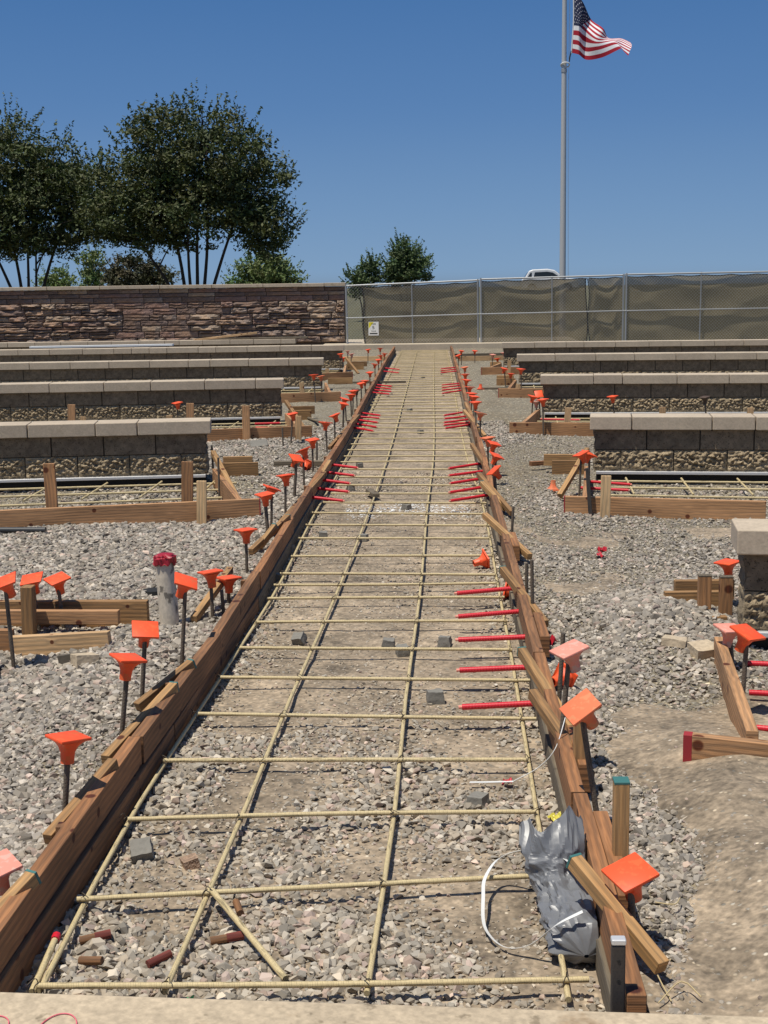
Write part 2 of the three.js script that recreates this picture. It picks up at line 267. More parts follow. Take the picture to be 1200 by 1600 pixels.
const STAKES_WALLS = [
  ['L0',[-1.654,0.05,-5.155],[-1.669,0.39,-5.155],15,20,16,0],
  ['L0',[-1.728,0.05,-5.767],[-1.749,0.269,-5.767],8,18,8,0],
  ['L0',[-1.62,0.05,-5.765],[-1.637,0.269,-5.765],40,16,6,0],
  ['L0',[-1.039,0.05,-2.986],[-1.025,0.177,-2.986],40,14,4,2],
  ['L2',[-1.38,0.05,-13.047],[-1.361,0.319,-13.047],20,6,0,0],
  ['L2',[-2.715,0.05,-14.372],[-2.711,0.327,-14.372],40,0,0,0],
  ['L3',[-1.547,0.05,-17.729],[-1.564,0.397,-17.729],40,0,4,0],
  ['L3',[-1.55,0.05,-18.901],[-1.571,0.305,-18.901],30,0,8,1],
  ['L4',[-1.665,0.05,-24.108],[-1.648,0.362,-24.108],30,4,0,0],
  ['L4',[-1.697,0.05,-26.98],[-1.705,0.287,-26.98],20,0,0,2],
  ['L4',[-1.542,0.05,-25.234],[-1.526,0.306,-25.234],30,0,10,2],
  ['L4',[-1.7,0.05,-25.674],[-1.709,0.216,-25.674],30,0,0,0],
  ['far',[-1.305,0.05,-26.894],[-1.301,0.31,-26.894],null,0,0,0],
  ['far',[-1.122,0.05,-28.292],[-1.119,0.271,-28.292],null,0,0,0],
  ['far',[0.767,0.05,-26.67],[0.768,0.271,-26.67],null,0,0,0],
  ['R0',[1.33,0.05,-6.186],[1.322,0.238,-6.186],40,2,0,0],
  ['R0',[1.023,0.05,-4.513],[1.035,0.337,-4.513],38,14,-18,0],
  ['R0',[1.108,0.05,-5.033],[1.089,0.22,-5.033],20,0,-6,2],
  ['R1',[0.997,0.05,-9.524],[1.007,0.337,-9.524],30,4,22,0],
  ['R1',[1.114,0.05,-9.986],[1.116,0.28,-9.986],30,4,-24,0],
  ['R2',[1.044,0.05,-15.027],[1.064,0.301,-15.027],35,4,-16,0],
  ['R2',[1.152,0.05,-15.163],[1.136,0.318,-15.163],10,50,0,0],
  ['R2',[1.126,0.05,-15.392],[1.125,0.214,-15.392],45,-4,0,2],
  ['R2',[1.058,0.05,-13.512],[1.05,0.39,-13.512],40,0,6,0],
  ['R2',[1.896,0.05,-14.581],[1.866,0.328,-14.581],45,4,6,0],
  ['R2',[2.837,0.05,-14.483],[2.81,0.318,-14.483],40,0,8,3],
  ['R3',[1.023,0.05,-20.095],[1.005,0.31,-20.095],20,6,-16,0],
  ['R3',[1.106,0.05,-20.082],[1.097,0.236,-20.082],null,0,0,0],
  ['R3',[1.137,0.05,-18.195],[1.128,0.412,-18.195],40,0,-4,0],
  ['R4',[1.019,0.05,-24.719],[1.031,0.289,-24.719],30,0,0,2],
  ['R4',[1.118,0.05,-24.897],[1.118,0.21,-24.897],null,0,0,0],
  ['R4',[1.242,0.05,-25.072],[1.242,0.304,-25.072],30,0,0,2],
];
// foot and top of uncapped steel bars
const BARE_BARS = [
  [[0.402,0.05,-4.546],[0.426,0.338,-4.546]],
  [[0.427,0.05,-6.407],[0.426,0.205,-6.407]],
  [[0.415,0.05,-5.806],[0.408,0.34,-5.806]],
  [[-0.987,0.05,-11.3],[-0.982,0.253,-11.3]],
  [[-1.703,0.05,-10.429],[-1.713,0.322,-10.429]],
  [[-1.54,0.05,-9.633],[-1.54,0.33,-9.633]],
  [[0.414,0.05,-7.689],[0.435,0.27,-7.689]],
  [[-0.938,0.05,-5.95],[-0.956,0.184,-5.95]],
  [[-1.407,0.05,-12.625],[-1.414,0.24,-12.625]],
];
// near cross bars of the path mat, both ends
const CROSSBARS = [
  [[-0.851,0.05,-2.689],[0.315,0.05,-2.729]],
  [[-0.876,0.05,-3.107],[0.245,0.05,-3.249]],
  [[-0.864,0.05,-3.615],[0.273,0.05,-3.673]],
  [[-0.86,0.05,-4.098],[0.279,0.05,-4.101]],
  [[-0.83,0.05,-4.576],[0.334,0.05,-4.511]],
  [[-0.822,0.05,-5.029],[0.344,0.05,-4.973]],
  [[-0.809,0.05,-5.462],[0.302,0.05,-5.414]],
  [[-0.8,0.05,-5.9],[0.309,0.05,-5.901]],
  [[-0.805,0.05,-6.369],[0.319,0.05,-6.369]],
  [[-0.809,0.05,-6.668],[0.293,0.05,-6.683]],
  [[-0.808,0.05,-6.948],[0.302,0.05,-6.883]],
  [[-0.799,0.05,-7.411],[0.307,0.05,-7.391]],
  [[-0.818,0.05,-7.96],[0.31,0.05,-7.915]],
  [[-0.812,0.05,-8.425],[0.339,0.05,-8.351]],
  [[-0.825,0.05,-8.894],[0.303,0.05,-8.789]],
  [[-0.776,0.05,-9.327],[0.341,0.05,-9.241]],
  [[-0.754,0.05,-9.743],[0.348,0.05,-9.681]],
  [[-0.747,0.05,-10.163],[0.348,0.05,-10.064]],
  [[-0.754,0.05,-10.621],[0.329,0.05,-10.515]],
  [[-0.759,0.05,-11.081],[0.329,0.05,-11.006]],
  [[-0.817,0.05,-11.542],[0.328,0.05,-11.501]],
  [[-0.816,0.05,-11.944],[0.318,0.05,-11.903]],
  [[-0.819,0.05,-12.425],[0.329,0.05,-12.331]],
  [[-0.818,0.05,-12.89],[0.337,0.05,-12.844]],
  [[-0.83,0.05,-13.392],[0.338,0.05,-13.344]],
  [[-0.863,0.05,-13.937],[0.338,0.05,-13.822]],
  [[-0.888,0.05,-14.457],[0.335,0.05,-14.268]],
];
const LONG_BARS = [
  [[-0.85,0.035,-2.696],[-0.868,0.035,-3.629],[-0.833,0.035,-5.021],[-0.792,0.035,-6.575],[-0.801,0.035,-8.704]],
  [[-0.583,0.035,-2.693],[-0.554,0.035,-3.676],[-0.536,0.035,-4.696],[-0.488,0.035,-6.496],[-0.443,0.035,-9.265]],
  [[-0.154,0.035,-2.692],[-0.124,0.035,-3.725],[-0.115,0.035,-4.808],[-0.082,0.035,-6.486],[-0.058,0.035,-9.245]],
  [[0.267,0.035,-2.671],[0.274,0.035,-3.519],[0.294,0.035,-5.139],[0.304,0.035,-6.922],[0.318,0.035,-8.957]],
];
// set, tip and form end of each red dowel
const DOWELS = [
  ['RN',[0.094,0.1,-6.303],[0.35,0.1,-6.338]],
  ['RN',[0.092,0.1,-5.841],[0.344,0.1,-5.872]],
  ['RN',[0.086,0.1,-5.441],[0.349,0.1,-5.426]],
  ['RN',[0.083,0.1,-4.991],[0.344,0.1,-4.979]],
  ['RN',[0.083,0.1,-4.533],[0.34,0.1,-4.531]],
  ['RM',[0.106,0.1,-10.796],[0.344,0.1,-10.979]],
  ['RM',[0.102,0.1,-10.38],[0.324,0.1,-10.513]],
  ['RM',[0.107,0.1,-9.961],[0.331,0.1,-10.117]],
  ['RM',[0.097,0.1,-9.512],[0.348,0.1,-9.684]],
  ['RM',[0.097,0.1,-9.128],[0.36,0.1,-9.287]],
  ['RF',[0.098,0.1,-15.355],[0.369,0.1,-15.643]],
  ['RF',[0.102,0.1,-14.971],[0.369,0.1,-15.092]],
  ['RF',[0.092,0.1,-14.537],[0.367,0.1,-14.721]],
  ['RF',[0.09,0.1,-14.26],[0.378,0.1,-14.367]],
  ['RF',[0.101,0.1,-13.927],[0.379,0.1,-14.162]],
  ['RX',[0.103,0.1,-20.194],[0.358,0.1,-20.288]],
  ['RX',[0.1,0.1,-19.668],[0.36,0.1,-19.886]],
  ['RX',[0.098,0.1,-19.169],[0.359,0.1,-19.375]],
  ['RX',[0.094,0.1,-18.58],[0.359,0.1,-18.89]],
  ['RY',[0.103,0.1,-24.236],[0.33,0.1,-24.385]],
  ['RY',[0.101,0.1,-23.669],[0.333,0.1,-23.809]],
  ['RY',[0.098,0.1,-23.128],[0.336,0.1,-23.259]],
  ['LM',[-0.628,0.1,-10.888],[-0.876,0.1,-10.986]],
  ['LM',[-0.627,0.1,-10.429],[-0.895,0.1,-10.52]],
  ['LM',[-0.636,0.1,-10.007],[-0.893,0.1,-10.091]],
  ['LM',[-0.619,0.1,-9.584],[-0.893,0.1,-9.663]],
  ['LM',[-0.628,0.1,-9.167],[-0.886,0.1,-9.239]],
  ['LF',[-0.621,0.1,-15.438],[-0.876,0.1,-15.627]],
  ['LF',[-0.623,0.1,-15.128],[-0.858,0.1,-15.154]],
  ['LF',[-0.616,0.1,-14.612],[-0.879,0.1,-14.784]],
  ['LF',[-0.61,0.1,-14.131],[-0.888,0.1,-14.362]],
  ['LF',[-0.626,0.1,-13.744],[-0.864,0.1,-13.959]],
  ['LX',[-0.633,0.1,-20.045],[-0.873,0.1,-20.218]],
  ['LX',[-0.626,0.1,-19.528],[-0.869,0.1,-19.693]],
  ['LX',[-0.61,0.1,-19.035],[-0.874,0.1,-19.196]],
  ['LX',[-0.622,0.1,-18.57],[-0.879,0.1,-18.723]],
  ['LY',[-0.625,0.1,-24.19],[-0.88,0.1,-24.435]],
  ['LY',[-0.612,0.1,-23.264],[-0.858,0.1,-23.491]],
];
const STRIP_DOWELS = [
  ['R1',[1.388,0.09,-9.788],[1.089,0.09,-9.971]],
  ['R1',[1.335,0.09,-9.508],[1.01,0.09,-9.651]],
  ['L2',[-1.664,0.09,-14.615],[-1.926,0.09,-14.572]],
  ['L2',[-1.583,0.09,-14.065],[-1.859,0.09,-14.159]],
  ['R2',[1.524,0.09,-14.629],[1.127,0.09,-14.744]],
  ['R2',[1.306,0.09,-14.101],[1.019,0.09,-14.197]],
  ['R0',[1.305,0.09,-5.029],[1.157,0.09,-5.057]],
  ['R0',[1.211,0.09,-4.653],[1.085,0.09,-4.677]],
  ['R0',[1.122,0.09,-4.256],[1.022,0.09,-4.289]],
];
// low and high end of each kicker brace
const KICKERS_LEFT = [
  [[-1.042,0.085,-2.732],[-0.925,0.185,-2.933]],
  [[-1.023,0.085,-3.386],[-0.916,0.185,-3.695]],
  [[-1.017,0.085,-4],[-0.886,0.185,-4.447]],
  [[-1.034,0.085,-4.54],[-0.876,0.185,-4.734]],
  [[-1.059,0.085,-5.809],[-0.982,0.185,-6.397]],
  [[-1.015,0.085,-7.367],[-0.866,0.185,-7.91]],
  [[-0.986,0.085,-7.498],[-0.906,0.185,-7.605]],
  [[-0.96,0.085,-8.049],[-0.802,0.185,-9.81]],
  [[-0.884,0.085,-9.308],[-0.815,0.185,-10.473]],
  [[-0.954,0.085,-12.285],[-0.803,0.185,-14.305]],
];
const KICKERS_RIGHT = [
  [[0.463,0.095,-2.694],[0.303,0.225,-2.935]],
  [[0.438,0.095,-3.82],[0.301,0.225,-4.229]],
  [[0.428,0.095,-4.258],[0.298,0.225,-4.734]],
  [[0.455,0.095,-5.658],[0.3,0.225,-6.164]],
  [[0.49,0.095,-7.12],[0.273,0.225,-7.683]],
  [[0.475,0.095,-8.532],[0.294,0.225,-9.375]],
  [[0.444,0.095,-8.71],[0.298,0.225,-8.968]],
  [[0.411,0.095,-10.47],[0.294,0.225,-11.201]],
  [[0.47,0.095,-13.03],[0.298,0.225,-14.326]],
  [[0.417,0.095,-13.88],[0.332,0.225,-15.283]],
];
// top edge of each strip front board, both ends
const STRIP_BOARDS = [
  ['L1',[-2.856,0.17,-8.308],[-1.14,0.17,-8.738]],
  ['L2',[-2.644,0.17,-13.078],[-1.22,0.17,-13.49]],
  ['L3',[-2.615,0.17,-17.506],[-1.245,0.17,-17.958]],
  ['L4',[-2.411,0.17,-21.623],[-1.34,0.17,-22.246]],
  ['R1',[0.825,0.17,-8.741],[2.037,0.17,-8.463]],
  ['R2',[0.731,0.17,-13.609],[2.046,0.17,-13.406]],
  ['R3',[0.835,0.17,-18.213],[2.094,0.17,-18.134]],
  ['R4',[0.77,0.17,-23.072],[1.705,0.17,-23.066]],
  ['R0',[0.751,0.17,-3.992],[1.078,0.17,-3.908]],
];
const STRIP_STAKES = [
  ['L1',[-2.433,0.03,-8.563],[-2.445,0.433,-8.563],0],
  ['L1',[-1.62,0.03,-8.771],[-1.602,0.411,-8.771],0],
  ['L1',[-1.49,0.03,-8.57],[-1.48,0.313,-8.57],1],
  ['L2',[-1.834,0.03,-13.265],[-1.835,0.391,-13.265],0],
  ['L2',[-1.33,0.03,-13.221],[-1.323,0.291,-13.221],1],
  ['L2',[-3.627,0.03,-13.535],[-3.608,0.4,-13.535],0],
  ['L2',[-3.508,0.03,-13.524],[-3.496,0.279,-13.524],1],
  ['L2',[-2.42,0.03,-13.429],[-2.406,0.409,-13.429],0],
  ['L2',[-2.621,0.03,-13.446],[-2.617,0.29,-13.446],1],
  ['L3',[-1.721,0.03,-17.994],[-1.749,0.29,-17.994],1],
  ['L4',[-1.787,0.03,-23.057],[-1.806,0.18,-23.057],1],
  ['R1',[1.055,0.03,-8.577],[1.064,0.322,-8.577],1],
  ['R2',[1.281,0.03,-13.619],[1.311,0.309,-13.619],1],
  ['R2',[2.223,0.03,-13.532],[2.218,0.313,-13.532],1],
  ['R2',[3.058,0.03,-13.454],[3.05,0.304,-13.454],1],
  ['R3',[1.064,0.03,-18.244],[1.097,0.224,-18.244],1],
  ['R4',[1.195,0.03,-22.855],[1.227,0.293,-22.855],1],
];
// small concrete spacer blocks on the bed
const DOBIES = [
  [-0.59,0.01,-5.693],
  [-0.205,0.01,-5.623],
  [-0.143,0.01,-5.5],
  [0.032,0.01,-5.651],
  [-0.009,0.01,-4.857],
  [-0.792,0.01,-3.454],
  [-0.203,0.01,-9.271],
  [-0.686,0.01,-8.195],
  [-0.437,0.01,-8.121],
  [-0.85,0.01,-7.789],
  [-0.824,0.01,-6.993],
  [0.116,0.01,-3.834],
  [-0.314,0.01,-16.733],
  [-0.156,0.01,-14.188],
  [-0.644,0.01,-11.544],
  [-0.637,0.01,-10.166],
  [-0.202,0.01,-23.085],
];
// inner top edge
const LEFT_EDGE = [
  [-0.927,0.17,-2.453],
  [-0.926,0.17,-2.949],
  [-0.902,0.17,-3.294],
  [-0.893,0.17,-4.038],
  [-0.85,0.17,-5.126],
  [-0.841,0.17,-6.621],
  [-0.842,0.17,-8.433],
  [-0.824,0.17,-13.02],
  [-0.908,0.17,-25.923],
];
// ---------------------------------------------------------------- the lie of the land
const leftEdge = (z) => { const d = -z; for (let i = 0; i < LEFT_EDGE.length - 1; i++) { const a = -LEFT_EDGE[i][2], b = -LEFT_EDGE[i + 1][2]; if (d <= b || i === LEFT_EDGE.length - 2) return LEFT_EDGE[i][0] + (LEFT_EDGE[i + 1][0] - LEFT_EDGE[i][0]) * clamp((d - a) / (b - a), 0, 1); } };
const RIGHT_EDGE = 0.358, PATH_END = -32.9;
const WALLS = { // inner end x, front z, turn (degrees towards the camera on the outer side), far end x, cap top
  L1: [-1.73, -10.33, 7.5, -4.6, 0.53], L2: [-1.68, -15.0, 6.5, -6.4, 0.535], L3: [-1.63, -19.85, 4, -8.2, 0.515], L4: [-1.63, -24.4, 3, -9.8, 0.515], L5: [-2.98, -29.3, 1.5, -11.2, 0.46],
  R0: [1.205, -5.36, 7, 2.4, 0.55], R1: [1.18, -10.28, 6.5, 3.7, 0.535], R2: [1.18, -15.15, 5, 4.9, 0.535], R3: [1.21, -20.0, 3, 6.1, 0.525], R4: [1.21, -24.5, 2, 7.3, 0.52],
};
const STRIPS = Object.fromEntries(STRIP_BOARDS.map(b => [b[0], b]));
function stripMask(x, z) { // 1 inside the dug-out strips in front of the seat walls
  let m = 0;
  for (const k in STRIPS) {
    const s = STRIPS[k], [ix, iz, ang] = WALLS[k], sg = k[0] === 'L' ? -1 : 1; const a = sg < 0 ? s[2] : s[1], b = sg < 0 ? s[1] : s[2];
    if (sg * (x - a[0]) < 0.0) continue;
    const slope = (b[2] - a[2]) / (b[0] - a[0]), zb = a[2] + slope * (x - a[0]), zw = iz + Math.tan(ang * D2R) * sg * (x - ix) ;
    m = Math.max(m, smooth(0, 0.05, zb - z) * smooth(-0.1, 0.1, z - zw) * smooth(0, 0.05, sg * (x - a[0])));
  }
  return m;
}
function groundY(x, z) {
  const le = leftEdge(z), inside = smooth(le - 0.06, le - 0.01, x) * smooth(RIGHT_EDGE + 0.06, RIGHT_EDGE + 0.01, x) * smooth(PATH_END - 0.3, PATH_END, z);
  let y = 0.05 + 0.022 * fbm(x * 0.9, 3.1, z * 0.9, 3) + 0.006 * fbm(x * 7, 9, z * 7, 2);
  y += 0.10 * Math.exp(-((x - 0.92) ** 2 / 0.10 + (z + 5.75) ** 2 / 0.30)) * smooth(0.45, 0.7, x);   // heap of stone by the right-hand form
  y += 0.05 * Math.exp(-((x + 1.25) ** 2 / 0.05 + (z + 5.3) ** 2 / 0.2));
  y += 0.085 * smooth(0.55, 0.85, x) * smooth(-4.6, -4.0, z) * (0.75 + 0.5 * N3(x * 3, 2, z * 3));
  y -= 0.045 * stripMask(x, z) * (z < -5.5 ? 1 : 0);
  return y * (1 - inside) - 0.08 * inside;
}
const bedY = (x, z) => 0.004 + 0.012 * fbm(x * 1.6, 5, z * 1.6, 3) + 0.004 * fbm(x * 9, 2, z * 9, 2);
function sheet(xs, zs, yf, colf) {
  const pos = [], uv = [], col = [], idx = [], nx = xs.length, nz = zs.length;
  for (const z of zs) for (const x of xs) { const X = typeof x === 'function' ? x(z) : x; pos.push(X, yf(X, z), z); uv.push(X, z); const c = colf(X, z); col.push(...c); }
  for (let j = 0; j < nz - 1; j++) for (let i = 0; i < nx - 1; i++) { const a = j * nx + i; idx.push(a, a + 1, a + nx, a + 1, a + nx + 1, a + nx); }
  const g = new THREE.BufferGeometry(); g.setAttribute('position', new THREE.Float32BufferAttribute(pos, 3)); g.setAttribute('uv', new THREE.Float32BufferAttribute(uv, 2)); g.setAttribute('color', new THREE.Float32BufferAttribute(col, 3)); g.setIndex(idx); g.computeVertexNormals(); return g;
}
const span = (a, b, n, p = 1) => Array.from({ length: n + 1 }, (_, i) => a + (b - a) * Math.pow(i / n, p));
// share of loose stone (1) against bare compacted soil (0)
function stony(x0, z0) {
  const x = x0 + (x0 > 0.45 ? 0.22 * fbm(x0 * 2.2, 3, z0 * 1.6, 3) : 0), z = z0 + 0.25 * fbm(x0 * 2, 8, z0 * 2, 3);
  let s = 0.68 + 0.9 * fbm(x * 0.8 + 4, 7, z * 0.6, 3);
  if (x > 0.3) { s -= 0.8 * smooth(0.52, 0.75, x) * smooth(-5.0, -4.4, z) + 0.12 * smooth(0.5, 0.7, x); s += 0.9 * Math.exp(-((x - 0.92) ** 2 / 0.12 + (z + 5.7) ** 2 / 0.5)); }
  else s += 0.35;
  s -= 0.5 * Math.exp(-((x + 1.3) ** 2 / 0.15 + (z + 11.8) ** 2 / 0.5));
  return clamp(s, 0, 1);
}
function bedStony(x, z) { return clamp(smooth(-4.9, -4.1, z) * (0.5 + 1.3 * fbm(x * 1.7 + 8, 1, z * 1.7, 2)) + 0.35 * smooth(0.08, 0.2, Math.abs(x + 0.25) - 0.33) + 0.12 + 0.6 * fbm(x * 1.3, 4, z * 0.8, 2), 0, 1); }
{
  const soil = [0.80, 0.74, 0.66], gravel = [0.98, 0.97, 0.95];
  const zs = span(-1.9, -36.5, 520, 1.7), xs = span(-13, -3, 60).concat(span(-3, 3, 200).slice(1), span(3, 11, 50).slice(1));
  const g = sheet(xs, zs, groundY, (x, z) => { const s = smooth(-0.3, 0.5, stony(x, z)); return soil.map((v, i) => v + (gravel[i] - v) * s); });
  struct('ground', g, M.ground);
  { // bare compacted soil between the stone patches, a few millimetres above the stone sheet
    const nx = xs.length, src = g.attributes.position, pos = [], uv = [], col = [], P = (q) => { const x = src.getX(q), z = src.getZ(q), n = 0.9 + 0.2 * fbm(x * 1.5, 6, z * 1.2, 3); pos.push(x, src.getY(q) + clamp((0.34 - stony(x, z)) * 0.07 + 0.004 * N3(x * 11, 1, z * 11) + 0.003 * N3(x * 31, 1, z * 31), -0.012, 0.007), z); uv.push(x + 0.7, z); col.push(n, n * 0.985, n * 0.95); };
    for (let j = 0; j < zs.length - 1; j++) for (let i = 0; i < nx - 1; i++) { const x = xs[i], z = zs[j]; if (z < -8.2 + 0.8 * N3(x * 2, 4, z) || x < -5 || x > 5 || stony(x, z) > 0.56) continue; if (x > leftEdge(z) - 0.1 && x < RIGHT_EDGE + 0.06) continue; const a = j * nx + i; for (const q of [a, a + 1, a + nx, a + 1, a + nx + 1, a + nx]) P(q); }
    const s = new THREE.BufferGeometry(); s.setAttribute('position', new THREE.Float32BufferAttribute(pos, 3)); s.setAttribute('uv', new THREE.Float32BufferAttribute(uv, 2)); s.setAttribute('color', new THREE.Float32BufferAttribute(col, 3)); const w = mergeVertices(s); w.computeVertexNormals(); struct('bare_soil', w, M.bed);
  }
  const bed = sheet(span(0, 1, 60).map(t => z => { const l = leftEdge(z) - 0.012; return l + (RIGHT_EDGE + 0.012 - l) * t; }), span(-2.2, PATH_END - 0.05, 360, 1.6), bedY, (x, z) => { const n = 0.95 + 0.22 * fbm(x * 2, 8, z * 1.2, 3); return [n, n * 0.985, n * 0.95]; });
  struct('path_bed', bed, M.bed);
  // land beyond the fence, a long low rise
  const tz = span(8, -36, 8).concat(span(-37, -130, 40).slice(0), span(-140, -1800, 20)), tx = span(-900, -40, 10).concat(span(-36, 40, 40), span(60, 900, 10));
  const terr = sheet(tx, tz, (x, z) => -0.12 + 1.1 * smooth(-44, -112, z) + (z < -38 ? 0.08 * fbm(x * 0.2, 1, z * 0.2, 3) : 0), () => [1, 1, 1]); terr.deleteAttribute('color');
  struct('terrain', terr, M.terrain);
  // sidewalk the picture is taken from
  const sh = new THREE.Shape(); sh.moveTo(-7, -2.30); sh.lineTo(-0.85, -2.44); sh.lineTo(0.6, -2.365); sh.lineTo(7, -2.1); sh.lineTo(7, 2.5); sh.lineTo(-7, 2.5); sh.closePath();
  const sw = new THREE.ExtrudeGeometry(sh, { depth: 0.28, bevelEnabled: true, bevelThickness: 0.008, bevelSize: 0.008, bevelSegments: 2 }); sw.rotateX(Math.PI / 2); sw.translate(0, 0.162, 0);
  struct('sidewalk', metricUV(sw), M.walk);
  struct('pavement', metricUV(rbox(6.2, 0.3, 3.6, 0.01).translate(0.4, 0.02, -34.75)), M.farWalk);
}
// loose stones
{
  const r = makeRng(41), forms = [];
  for (let v = 0; v < 6; v++) {
    const pts = []; for (let i = 0; i < 13; i++) { const a = r() * 6.283, b = Math.acos(2 * r() - 1), q = 0.8 + 0.3 * r(); pts.push(V(Math.sin(b) * Math.cos(a) * q, Math.cos(b) * q * (0.55 + 0.2 * r()), Math.sin(b) * Math.sin(a) * q * (0.65 + 0.3 * r()))); }
    const g = new ConvexGeometry(pts); g.deleteAttribute('uv'); forms.push(g);
  }
  const mat = std({ color: lin(1, 1, 1), roughness: 0.95 });
  const camInv = camera.matrixWorldInverse, f = 1 / Math.tan(20.4 * D2R), q = V(0, 0, 0);
  const inView = (x, z, m) => { q.set(x, 0.05, z).applyMatrix4(camInv); return Math.abs(q.x) < -q.z * 0.285 + m && -q.z > 1.5; };
  const mtx = new THREE.Matrix4(), qt = new THREE.Quaternion(), eu = new THREE.Euler(), sc = V(0, 0, 0), col = new THREE.Color();
  function scatter(label, tries, area, dens, size, yf, tint) {
    const g = thing('gravel', label, 'gravel'); g.userData.kind = 'stuff';
    const list = forms.map(() => []);
    for (let i = 0; i < tries; i++) {
      const [x, z] = area(); if (!inView(x, z, 0.5)) continue; const d = dens(x, z); if (r() > d) continue;
      list[Math.floor(r() * 6)].push([x, z, size(x, z)]);
    }
    forms.forEach((geo, k) => {
      const im = new THREE.InstancedMesh(geo, mat, list[k].length); im.name = 'stones'; im.userData.kind = 'stuff'; im.castShadow = im.receiveShadow = true;
      list[k].forEach(([x, z, s], i) => {
        eu.set(rr(-0.5, 0.5, r), r() * 6.28, rr(-0.5, 0.5, r)); qt.setFromEuler(eu); sc.set(s, s * rr(0.8, 1.15, r), s);
        mtx.compose(V(x, yf(x, z) + s * rr(0.05, 0.42, r), z), qt, sc); im.setMatrixAt(i, mtx);
        const t = tint(r); col.setRGB(...t); im.setColorAt(i, col);
      });
      im.instanceMatrix.needsUpdate = true; g.add(im);
    });
  }
  const greyStone = (r) => { const t = 0.125 + 0.36 * r() * r() + 0.14 * r(), w = r(), p = r() < 0.10 ? 1 : 0; return [t * (1.09 + 0.07 * w + 0.14 * p), t * (0.985 + 0.01 * w), t * (0.85 - 0.07 * w)]; };
  const brownStone = (r) => { const t = 0.17 + 0.34 * r() * r() + 0.13 * r(), w = r(), p = r() < 0.12 ? 1 : 0; return [t * (1.08 + 0.09 * w + 0.12 * p), t * (0.98 - 0.02 * p), t * (0.82 - 0.08 * w)]; };
  const zPick = (a, b) => { const t = r(); return -(a + (b - a) * t * t * 0.55 - (a - b) * t * 0.45); };
  const big = (x, z) => { const k = r(); return (k < 0.66 ? rr(0.006, 0.0125, r) : k < 0.95 ? rr(0.0125, 0.019, r) : rr(0.019, 0.027, r)) * (0.42 + 0.68 * stony(x, z)); };
  scatter('loose grey crushed gravel left of the formed path', 190000, () => { const z = zPick(2.3, 15); return [leftEdge(z) - 0.045 - r() * (0.35 - z * 0.24), z]; }, (x, z) => (0.10 + 0.9 * stony(x, z) ** 1.3) * (1 - 0.6 * stripMask(x, z)), big, groundY, greyStone);
  scatter('loose grey crushed gravel and bare soil right of the formed path', 170000, () => { const z = zPick(2.3, 15); return [RIGHT_EDGE + 0.045 + r() * (0.35 - z * 0.22), z]; }, (x, z) => (0.2 + 0.8 * stony(x, z) ** 1.3) * (1 - 0.6 * stripMask(x, z)), big, groundY, greyStone);
  scatter('brownish gravel and pebbles inside the path under the bar mat', 62000, () => { const z = -2.25 - 9 * r() ** 1.5; const l = leftEdge(z) + 0.004; return [l + (RIGHT_EDGE - 0.004 - l) * r(), z]; }, (x, z) => 0.12 + 0.88 * bedStony(x, z), (x, z) => { const s = bedStony(x, z); return (r() < 0.78 ? rr(0.005, 0.0125, r) : rr(0.0125, 0.022, r)) * (0.4 + 0.68 * s); }, bedY, brownStone);
}

